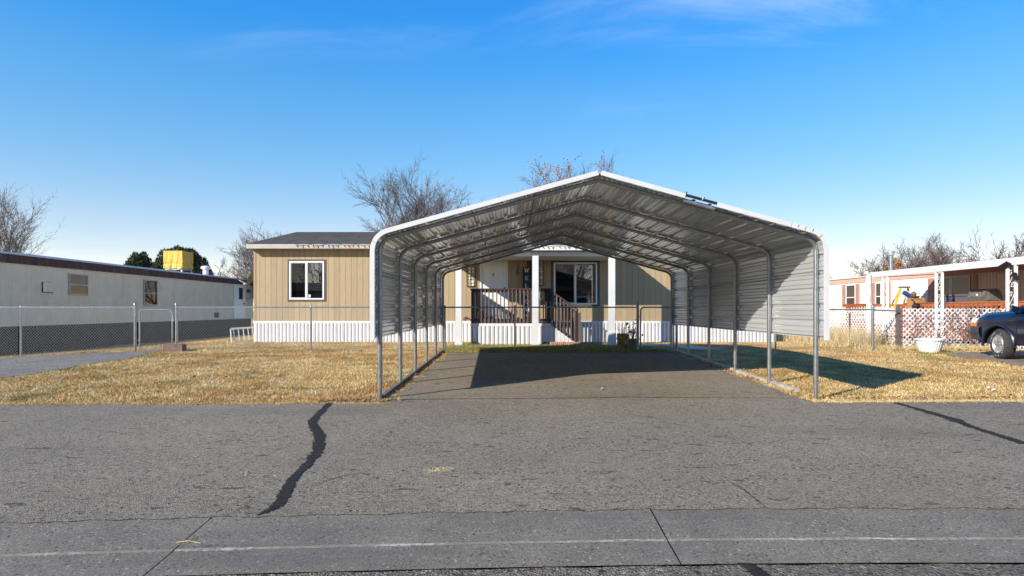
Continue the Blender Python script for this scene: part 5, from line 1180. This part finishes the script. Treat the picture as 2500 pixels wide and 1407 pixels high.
for s in (-1, 1):
    xs_ = CCX+s*.868
    for u0, u1 in ((1.38, 2.46), (2.47, 3.30)):
        dm = MB().box(xs_-s*.012, xs_+s*.004, CYF-u0-.004, CYF-u0+.004, czb+.42, czb+1.06); part(dm, 'door_seam', MT['black'], body)
    hd = part(MB().bar((xs_+s*.012, CYF-2.2, czb+.92), (xs_+s*.012, CYF-2.38, czb+.92), .03, .04), 'door_handle', MT['plastic'], body)
    part(MB().bar((xs_+s*.008, CYF-1.42, czb+.66), (xs_+s*.008, CYF-3.1, czb+.66), .02, .09), 'side_moulding', MT['plastic'], body)
    part(MB().bar((xs_-s*.02, CYF-1.48, czb+1.12), (xs_+s*.16, CYF-1.42, czb+1.17), .10, .13), 'mirror', MT['car'], car)
    for c in (WF, WR):
        ps = [(CCX+s*.862, CYF-(c-.445*math.cos(a)), czb+RT_+.445*math.sin(a)) for a in np.linspace(-.15, math.pi+.15, 24)]
        part(MB().tube(ps, .034, 8), 'arch_flare', MT['car'], body, smooth=True)
        steer = R(-13) if c == WF else 0; wc = Vector((CCX+s*.745, CYF-c, czb+RT_)); rotm = Matrix.Rotation(steer, 3, 'Z')
        def wpart(mb, nm, mt, par, sm=True):
            mb.v = [tuple(wc+rotm @ (Vector(v))) for v in mb.v]; return part(mb, nm, mt, par, smooth=sm)
        wh = wpart(MB().lathe((0,0,0), [(.215, -s*-.095), (.30, s*.115), (.322, s*.105), (.338, s*.075), (.345, s*.05), (.345, -s*.08), (.322, -s*.11), (.21, -s*.10)], 40, 'X', False), 'wheel', MT['rubber'], car)
        tr_ = MB()
        for k in range(44): a = 2*math.pi*k/44; tr_.bar((s*.085*(1 if k % 2 else .6), .346*math.cos(a), .346*math.sin(a)), (-s*.05, .346*math.cos(a+.04), .346*math.sin(a+.04)), .03, .010, up=(0, math.cos(a), math.sin(a)))
        o = wpart(tr_, 'tread', MT['rubber'], wh, False); o['kind'] = 'stuff'
        wpart(MB().lathe((0,0,0), [(.218, s*.105), (.21, s*.115), (.195, s*.10), (.185, s*.04), (.16, s*.02), (.01, s*.02)], 32, 'X', False), 'rim', MT['rim'], wh)
        for k in range(5):
            a = 2*math.pi*k/5+.3; dv = Vector((0, math.cos(a), math.sin(a))); tv_ = Vector((0, -math.sin(a), math.cos(a))); m_ = MB()
            q = [dv*.05+tv_*.045, dv*.20+tv_*.06, dv*.20-tv_*.06, dv*.05-tv_*.045]; m_.v = [tuple(p+Vector((s*.025,0,0))) for p in q]+[tuple(p+Vector((s*h,0,0))) for p, h in zip(q, (.085, .098, .098, .085))]; m_.f = [(0,1,2,3), (7,6,5,4), (0,4,5,1), (1,5,6,2), (2,6,7,3), (3,7,4,0)]
            wpart(m_, 'spoke', MT['rim'], wh, False)
            wpart(MB().lathe(tuple(Vector((s*.088,0,0))+Vector((0, math.cos(a+.63), math.sin(a+.63)))*.055), [(.011, 0), (.011, s*.012)], 8, 'X'), 'lug_nut', MT['black'], wh, False)
        wpart(MB().lathe((0,0,0), [(.075, s*.03), (.072, s*.085), (.03, s*.092), (.005, s*.092)], 16, 'X', False), 'hub', MT['rim'], wh)
        # raised white lettering
        txt = [(ch, 168-k*11.5) for k, ch in enumerate('COOPER')] + [(ch, 60-k*11.5) for k, ch in enumerate('DISCOVERER')] + [(ch, -78-k*13) for k, ch in enumerate('A/T')]
        if s == -1 and c == WF:
            fc = bpy.data.curves.new('tyre_letters', 'FONT'); lt_ = MB()
            for ch, ang in txt:
                fc.body = ch; fc.size = .055; fc.align_x = 'CENTER'; fc.resolution_u = 2; fo = bpy.data.objects.new('tmp', fc); COL.objects.link(fo)
                dg = bpy.context.evaluated_depsgraph_get(); me = fo.evaluated_get(dg).to_mesh(); n0_ = len(lt_.v)
                # seen from outside (-X): picture right is -Y, up is +Z
                a = R(ang)
                for v in me.vertices:
                    px2, pz2 = v.co.x, v.co.y+.252
                    rx = px2*math.sin(a)+pz2*math.cos(a); rz = -px2*math.cos(a)+pz2*math.sin(a)
                    lt_.v.append((-.1185, -rx, rz))
                lt_.f += [tuple(n0_+i for i in p.vertices) for p in me.polygons]; fo.evaluated_get(dg).to_mesh_clear(); bpy.data.objects.remove(fo)
            lo_ = wpart(lt_, 'tyre_lettering', MT['letter'], wh, False); lo_['kind'] = 'stuff'
    part(MB().tube([(CCX+s*.80*lerp_tab(wid_t, u), CYF-u, czb+lerp_tab(top_t, u)+.010) for u in np.arange(.10, 1.32, .1)], .006, 4), 'bonnet_gap', MT['black'], body)
    # lamps
    lz_ = czb+.80
    part(MB().prism([(CYF-.03, czb+.745), (CYF-.20, czb+.745), (CYF-.17, czb+.815), (CYF-.02, czb+.815)], 'X', CCX+s*.79, CCX+s*.853), 'marker_lamp', MT['orange_lens'], car)
    part(MB().prism([(CYF+.005, czb+.825), (CYF-.13, czb+.825), (CYF-.08, czb+.93), (CYF-.03, czb+.90)], 'X', CCX+s*.48, CCX+s*.825), 'headlamp', MT['clear_lens'], car)
fb = []
for a, yy in ((-.885, -.34), (-.885, -.14), (-.84, .0), (-.6, .06), (0, .085), (.6, .06), (.84, .0), (.885, -.14), (.885, -.34)): fb.append((CCX+a, CYF+yy))
rows = [[(a, b, czb+.73) for a, b in fb], [(CCX+(a-CCX)*1.01, b+.012, czb+.70) for a, b in fb], [(CCX+(a-CCX)*1.01, b+.012, czb+.57) for a, b in fb], [(a, b-.0, czb+.555) for a, b in fb], [(a, b+.004, czb+.54) for a, b in fb], [(CCX+(a-CCX)*.97, b-.03, czb+.42) for a, b in fb]]
part(MB().grid(rows), 'front_bumper', MT['plastic'], car, fix=False, smooth=True)
part(MB().box(CCX-.46, CCX+.46, CYF-.01, CYF+.03, czb+.745, czb+.90), 'grille', MT['plastic'], car)
part(MB().box(CCX-.86, CCX+.86, CYF-4.55, CYF-4.40, czb+.45, czb+.68), 'rear_bumper', MT['plastic'], car)

# ================================================================== trees
def tree(name, label, base, h, spread, seed, trunk_h=.25, limbs=7, lev=(8, 7, 6), mats=('bark', 'twig'), up=.35, r0=.14, leaf=None, droop=0., stems=1, tlen=.34, tr=.0085):
    rr = random.Random(seed); t = thing(name, label, 'tree', base); base = Vector(base); tk, cr, lf = MB(), MB(), MB()
    def rv3(s): return Vector((rr.gauss(0,s), rr.gauss(0,s), rr.gauss(0,s)))
    def grow(p, d, L_, r_, level, nseg, mb, sides):
        ps = [p.copy()]; dd_ = d.copy(); dirs = [d.copy()]
        for i in range(nseg):
            dd_ = (dd_+rv3(.13)+Vector((0,0,up*.16-droop*.1*level))).normalized(); p = p+dd_*(L_/nseg); ps.append(p.copy()); dirs.append(dd_.copy())
        mb.tube(ps, [max(tr*.45, r_*(1-.72*i/nseg)) for i in range(nseg+1)], sides, False); return ps, dirs
    def child_dir(d, ang):
        a = rr.uniform(0, 6.283); s1 = d.cross(Vector((0,0,1)) if abs(d.z) < .9 else Vector((1,0,0))).normalized(); s2 = s1.cross(d)
        return (d*math.cos(ang)+(s1*math.cos(a)+s2*math.sin(a))*math.sin(ang)).normalized()
    for s_ in range(stems):
        d0 = (Vector((0,0,1))+rv3(.08)+(Vector((math.cos(s_*2.4), math.sin(s_*2.4), 0))*.28 if stems > 1 else Vector())).normalized()
        ps, ds_ = grow(base, d0, h*trunk_h+.3, r0/(stems**.5), 0, 4, tk, 8)
        end = ps[-1]
        for i in range(limbs):
            ang = R(rr.uniform(18, 55)); az = 6.283*i/limbs+rr.uniform(-.4,.4); vert = math.cos(ang)
            d1 = Vector((math.sin(ang)*math.cos(az)*spread, math.sin(ang)*math.sin(az)*spread, vert)).normalized()
            L1 = h*(1-trunk_h)*rr.uniform(.72, 1.0)/max(.62, d1.z)*(.8 if d1.z < .75 else .95)
            p1, q1 = grow(ps[-1-(i % 2)], d1, L1*.78, r0*.36, 1, 7, tk, 6)
            for j in range(lev[0]):
                k = 1+int((j+rr.random())/lev[0]*6.3); k = min(k, 7); d2 = child_dir(q1[k], R(rr.uniform(25, 55))); L2 = L1*rr.uniform(.26, .42)*(1.15-.45*k/7)
                p2, q2 = grow(p1[k], d2, L2, r0*.12, 2, 5, cr, 4)
                for m2 in range(lev[1]):
                    k2 = 1+int((m2+rr.random())/lev[1]*4.4); k2 = min(k2, 5); d3 = child_dir(q2[k2], R(rr.uniform(22, 50))); L3 = L2*rr.uniform(.35, .6)
                    p3, q3 = grow(p2[k2], d3, L3, max(tr*1.25, r0*.05), 3, 4, cr, 3)
                    for m3 in range(lev[2]):
                        k3 = 1+int((m3+rr.random())/lev[2]*3.4); k3 = min(k3, 4); d4 = child_dir(q3[k3], R(rr.uniform(18, 50)))
                        p4, q4 = grow(p3[k3], d4, tlen*rr.uniform(.5, 1.2), tr, 4, 2, cr, 3)
                        if leaf and rr.random() < leaf[1]:
                            for _ in range(leaf[3]):
                                o_ = p4[rr.randint(1,2)]+rv3(leaf[2]*.8); e = rv3(1).normalized()*leaf[2]; f_ = e.cross(rv3(1)).normalized()*leaf[2]*.55; lf.face([o_-e, o_+f_, o_+e, o_-f_])
    part(tk, 'trunk', MT[mats[0]], t, fix=False, smooth=True); part(cr, 'crown', MT[mats[1]], t, fix=False, kind='stuff')
    if lf.f: part(lf, 'leaves', MT[leaf[0]], t, fix=False, kind='stuff')
    return t
zb_ = .2
BT = 'bare_tree'
tree(BT, 'tall slender bare tree at the far left above the cream roof', (X(8,38), 38, -.4), 10.0, .36, 21, .22, 8, (10, 8, 6), ('bark', 'twig'), .8, .13, ('dead_leaf', .5, .03, 1), tlen=.45, tr=.008)
tree(BT, 'rounded bare tree rising just left of the tan house roof', (X(655,42), 42, zb_), 6.9, .75, 33, .2, 9, (11, 9, 7), ('bark', 'twig'), .5, .12, ('dead_leaf', .25, .035, 1), tlen=.38, tr=.0085)
tree(BT, 'low bare tree between the satellite dish and cream mobile home', (X(572,46), 46, zb_), 5.0, 1.0, 35, .15, 8, (9, 8, 6), ('bark', 'twig'), .25, .12, None, tlen=.38, tr=.009)
tree(BT, 'wide bare tree behind the left carport slope', (X(1032,33), 33, zb_), 9.5, .62, 46, .26, 11, (13, 11, 8), ('bark', 'twig'), .35, .17, ('dead_leaf', .30, .024, 1), tlen=.32, tr=.0062)
tree(BT, 'bare tree crown peeking above the carport ridge', (X(1408,37), 37, zb_), 10.9, .75, 52, .3, 10, (12, 9, 8), ('bark', 'twig'), .5, .17, None, tlen=.42, tr=.007)
tree('autumn_tree', 'tree with lingering orange leaves above the left of the carport ridge', (X(1338,34), 34, zb_), 9.8, .6, 57, .3, 8, (9, 7, 5), ('bark', 'twig_dark'), .4, .13, ('orange_leaf', .8, .05, 3), tlen=.28, tr=.007)
tree(BT, 'spreading bare tree behind the flue pipe', (X(2200,45), 45, zb_), 6.3, 1.1, 61, .2, 10, (10, 8, 6), ('bark', 'twig_dark'), .4, .17, ('dead_leaf', .25, .03, 1), tlen=.45, tr=.0095)
tree(BT, 'spreading bare tree above the middle of the right awning', (X(2305,46), 46, zb_), 6.6, 1.0, 64, .2, 10, (10, 8, 6), ('bark', 'twig_dark'), .4, .17, ('dead_leaf', .25, .03, 1), tlen=.45, tr=.0095)
tree(BT, 'low bare tree between the awning trees and the right edge', (X(2398,46), 46, zb_), 5.4, 1.1, 69, .2, 9, (9, 7, 6), ('bark', 'twig_dark'), .3, .14, None, tlen=.45, tr=.0095)
tree(BT, 'bare tree cut off by the right edge of the picture', (X(2512,40), 40, zb_), 7.1, .85, 71, .25, 9, (9, 7, 5), ('bark', 'twig_dark'), .4, .17, ('dead_leaf', .25, .03, 1), tlen=.45, tr=.010)
tree(BT, 'small distant bare tree beside the right carport leg', (X(2021,60), 60, zb_), 4.1, .9, 73, .2, 6, (7, 6, 5), ('bark', 'twig'), .4, .1, None, tlen=.45, tr=.011)
tree(BT, 'low bare shrubby tree peeking over the tan roof left of the carport', (X(930,44), 44, zb_), 5.9, 1.0, 77, .2, 8, (8, 7, 6), ('bark', 'twig'), .4, .12, None, tlen=.4, tr=.009)
# across the street behind the camera: what the house windows mirror
fh = thing('grey_mobile_home', 'low grey mobile home across the street, mirrored in the porch window', 'mobile home', (-8, -16, -.1))
hm = MB().box(0, 2.36, 0, .06, 0, 2.5).mesh('wall_panel', simple('grey_brown_siding', (.16,.15,.14), .7))
for k in range(18): inst(hm, 'wall_panel', fh, (-29+k*2.4, -14.06, .5))
part(MB().box(-29, 14.2, -18, -14.07, -.1, 3.0), 'body', simple('grey_siding', (.15,.145,.14), .7), fh)
part(MB().prism([(-18.3, 2.95), (-16, 3.75), (-13.7, 2.95), (-13.7, 3.05), (-16, 3.9), (-18.3, 3.05)], 'X', -29.3, 14.5), 'roof', MT['shingle'], fh)
for xx in (-24, -17.5, -8, -1, 6): 
    wn = part(MB().ring(xx, xx+1.4, -14.0, -13.96, 1.3, 2.5, .07), 'window', MT['vinyl'], fh); part(MB().box(xx+.07, xx+1.33, -14.0, -13.98, 1.37, 2.43), 'pane', MT['room'], wn)
tree(BT, 'bare street tree behind the camera, mirrored in the porch window', (6.5, -19.5, -.1), 9.5, .9, 91, .25, 8, (8, 6, 4), ('bark', 'twig_dark'), .4, .2, None, tlen=.5, tr=.012)
tree(BT, 'bare street tree behind the camera, mirrored in the left house window', (-20, -20.5, -.1), 8.0, .9, 93, .25, 8, (8, 6, 4), ('bark', 'twig_dark'), .4, .2, None, tlen=.5, tr=.012)
def evergreen(name, label, base, rx, h, n, seed, mat='conifer', sz=.13, cat='shrub'):
    r2 = np.random.default_rng(seed); t = thing(name, label, cat, base); b = np.array(base)
    lob = r2.normal(size=(14, 3)); lob /= np.linalg.norm(lob, axis=1)[:, None]
    u = r2.normal(size=(n, 3)); u /= np.linalg.norm(u, axis=1)[:, None]; u[:, 2] = np.abs(u[:, 2])*1.0
    bumpy = 1+.16*np.max(u@lob.T, axis=1)**6+.05*np.sin(u[:,0]*11)*np.sin(u[:,1]*13)*np.sin(u[:,2]*9); rad = (1-.35*r2.random(n)**2.2)*bumpy*.92
    p = np.stack([u[:,0]*rx*rad, u[:,1]*rx*rad, u[:,2]*h*rad], 1)+b
    d1 = u*.6+r2.normal(size=(n,3))*.5+np.array([0,0,.5]); d1 /= np.linalg.norm(d1, axis=1)[:,None]; d2 = np.cross(d1, r2.normal(size=(n,3))); d2 /= np.linalg.norm(d2, axis=1)[:,None]
    s = sz*(.6+.8*r2.random(n))[:,None]; v = np.stack([p-d2*s*.35, p+d2*s*.35, p+d1*s*1.2], 1).reshape(-1, 3)
    me = bpy.data.meshes.new('crown'); me.vertices.add(3*n); me.vertices.foreach_set('co', v.ravel()); me.loops.add(3*n); me.loops.foreach_set('vertex_index', np.arange(3*n)); me.polygons.add(n); me.polygons.foreach_set('loop_start', np.arange(0, 3*n, 3)); me.polygons.foreach_set('loop_total', np.full(n, 3)); me.update(); me.validate(); me.materials.append(MT[mat])
    o = link('crown', me, t); o['kind'] = 'stuff'
    part(MB().tube([base, (base[0], base[1], base[2]+h*.6)], [.14, .05], 7), 'trunk', MT['bark'], t)
    return t
evergreen('evergreen_shrub', 'large dark evergreen behind the yellow tarped cooler', (X(452,46), 46, 0), 2.75, 6.4, 42000, 5)
evergreen('evergreen_shrub', 'smaller dark evergreen left of the yellow tarped cooler', (X(338,47), 47, 0), 1.6, 5.5, 22000, 6)
evergreen('brown_bush', 'brown leafy bush behind the base of the flue pipe', (X(2180,38), 38, .2), 1.0, 4.1, 7000, 8, 'dead_leaf')

# ================================================================== grass, leaves and litter
def blades(name, label, pts, hmin, hmax, wd, mat, seed, lean=.6):
    r2 = np.random.default_rng(seed); n = len(pts); p = np.array([(x_, y_, gz(x_, y_)-.004) for x_, y_ in pts])
    a = r2.uniform(0, 2*np.pi, n); hgt = r2.uniform(hmin, hmax, n); ln_ = r2.uniform(.15, lean, n)*hgt*1.6; b = r2.uniform(0, 2*np.pi, n)
    ww = wd*r2.uniform(.6, 1.3, n)
    side = np.stack([np.cos(a)*ww, np.sin(a)*ww, np.zeros(n)], 1); tip = p+np.stack([np.cos(b)*ln_, np.sin(b)*ln_, hgt], 1)
    v = np.stack([p-side, p+side, tip], 1).reshape(-1, 3)
    me = bpy.data.meshes.new(name); me.vertices.add(3*n); me.vertices.foreach_set('co', v.ravel()); me.loops.add(3*n); me.loops.foreach_set('vertex_index', np.arange(3*n)); me.polygons.add(n); me.polygons.foreach_set('loop_start', np.arange(0, 3*n, 3)); me.polygons.foreach_set('loop_total', np.full(n, 3)); me.update(); me.validate(); me.materials.append(MT[mat])
    o = link(name, me); tag(o, label, 'grass', kind='stuff'); return o
def scatter(n, x0, x1, y0, y1, ok, seed, bias=1.6):
    r2 = np.random.default_rng(seed); t = r2.random(n)**bias; y = y0+(y1-y0)*t; x = r2.uniform(x0, x1, n)
    return [(a, b) for a, b in zip(x, y) if ok(a, b)]
def okL(x, y): return y > lawn_edge(x)-.05+.05*math.sin(x*17)+.04*math.sin(x*41) and x > -9.0+w2(y)*3.5+max(0, y-14.6)*-.35-.06 and x < -1.66+.08*math.sin(y*9)+.05*math.sin(y*23) and not (x > -9.16 and y > 21.15)
def onpath(x, y): return (3.4 < x < 5.8 and 18.7 < y < 19.8) or (4.8 < x < 5.8 and 16.2 < y < 18.8)
def okR(x, y): return not onpath(x, y) and y > lawn_edge(x)-.05+.05*math.sin(x*17)+.04*math.sin(x*41) and x > 4.10+.06*math.sin(y*11)+.04*math.sin(y*29) and not (x > 10.65+w1(y*2)*4 and y < 15.5) and not (x < 9.3 and y > 21.15)
blades('lawn_grass', 'dry golden lawn grass left of the carport', scatter(150000, -10.4, -1.5, 7.9, 21.3, okL, 1), .016, .045, .0055, 'grass', 1)
blades('lawn_grass', 'dry golden lawn grass right of the carport', scatter(140000, 4.0, 13.5, 7.9, 22, okR, 2), .016, .045, .0055, 'grass', 2)
blades('lawn_grass', 'dry grass behind the fence beside the cream mobile home', scatter(50000, -18.5, -8.2, 16.0, 30, lambda x, y: not (x > -9.3 and y > 21), 3, 1.4), .03, .08, .008, 'grass', 3)
blades('yard_grass', 'greener grass between the carport and porch', scatter(30000, -2.0, 4.1, 15.2, 20.9, lambda x, y: y > 15.35+.1*math.sin(x*6)+.06*math.sin(x*15) and not (onpath(x, y)) and not (x > -1.35 and y > 19.5), 4, 1.2), .03, .08, .006, 'green_grass', 4)
blades('yard_grass', 'dry grass among the green at the back of the carport', scatter(16000, -2.2, 4.1, 15.2, 21.1, lambda x, y: y > 15.30+.1*math.sin(x*6) and not (onpath(x, y)) and not (x > -1.35 and y > 19.5), 5, 1.2), .02, .06, .006, 'grass', 5)
blades('tall_dry_grass', 'tall straw coloured weeds against the side lattice', [(10.25+random.gauss(0,.22), random.uniform(16.6, 22)) for _ in range(5000)], .25, .75, .006, 'straw', 6, .35)
blades('tall_dry_grass', 'straw coloured weeds along the foot of the lattice and planter', [(random.uniform(9.5, 13.5), 16.25+random.gauss(0,.12)) for _ in range(4500)], .05, .2, .006, 'straw', 7, .7)
blades('edge_grass', 'matted pale grass spilling over the kerbless lawn edge', [(x_, lawn_edge(x_)+random.gauss(.03,.05)) for x_ in [random.choice((random.uniform(-8.8, -1.8), random.uniform(4.4, 10.5))) for _ in range(14000)]], .008, .035, .006, 'straw', 8, 1.6)
blades('green_weeds', 'small green weeds growing round the planter foot', [(px_+random.gauss(0,.28), py_-.15+random.gauss(0,.1)) for _ in range(700)], .03, .09, .008, 'green_grass', 9)
lv = MB(); rl_ = random.Random(5)
def leafq(x_, y_, s):
    z = gz(x_, y_)+.02+rl_.uniform(0,.02); a = rl_.uniform(0, 6.28); e = Vector((math.cos(a), math.sin(a), rl_.gauss(0,.35)))*s; f_ = Vector((-math.sin(a), math.cos(a), rl_.gauss(0,.35)))*s*.6; o_ = Vector((x_, y_, z)); lv.face([o_-e, o_+f_, o_+e, o_-f_])
for _ in range(200): leafq(CX0+abs(rl_.gauss(.06,.09)), rl_.uniform(8.2, 15.5), rl_.uniform(.012,.03))
for _ in range(240): leafq(rl_.gauss(-2.15,.3), 8.2+rl_.gauss(0,.06), rl_.uniform(.012,.03))
for _ in range(200): leafq(CX1-abs(rl_.gauss(.10,.12)), rl_.uniform(8.25, 15.5), rl_.uniform(.012,.03))
for _ in range(260): leafq(rl_.uniform(4.3, 7.2), 8.33+abs(rl_.gauss(0,.12)), rl_.uniform(.012,.032))
for _ in range(260): leafq(rl_.uniform(-9, -2), rl_.uniform(8.3, 19), rl_.uniform(.015,.04))
for _ in range(260): leafq(rl_.uniform(4.4, 11), rl_.uniform(8.5, 17), rl_.uniform(.015,.035))
for _ in range(350): leafq(rl_.uniform(10, 13.2), 16.1+rl_.gauss(0,.2), rl_.uniform(.015,.04))
tag(part(lv, 'fallen_leaves', MT['dead_leaf'], fix=False), 'scattered fallen orange brown leaves along lawn and drive edges', 'leaves', kind='stuff')
sc_ = MB(); rl_ = random.Random(9)
for (a, b) in ((375,896),(352,915),(2415,953),(2428,958),(893,858),(660,935),(300,905),(1000,905),(1700,870),(1390,880),(1470,955)):
    xx, yy = g(a, b); z = gz(xx, yy)+.03; s = rl_.uniform(.03,.06); sc_.face([(xx-s, yy-.02, z), (xx, yy-.03, z+.02), (xx+s, yy, z+.006), (xx+.01, yy+.03, z+.025), (xx-s*.6, yy+.03, z)])
tag(part(sc_, 'litter_scraps', MT['stone'], fix=False), 'small pale paper scraps lying on the grass', 'litter', kind='stuff')
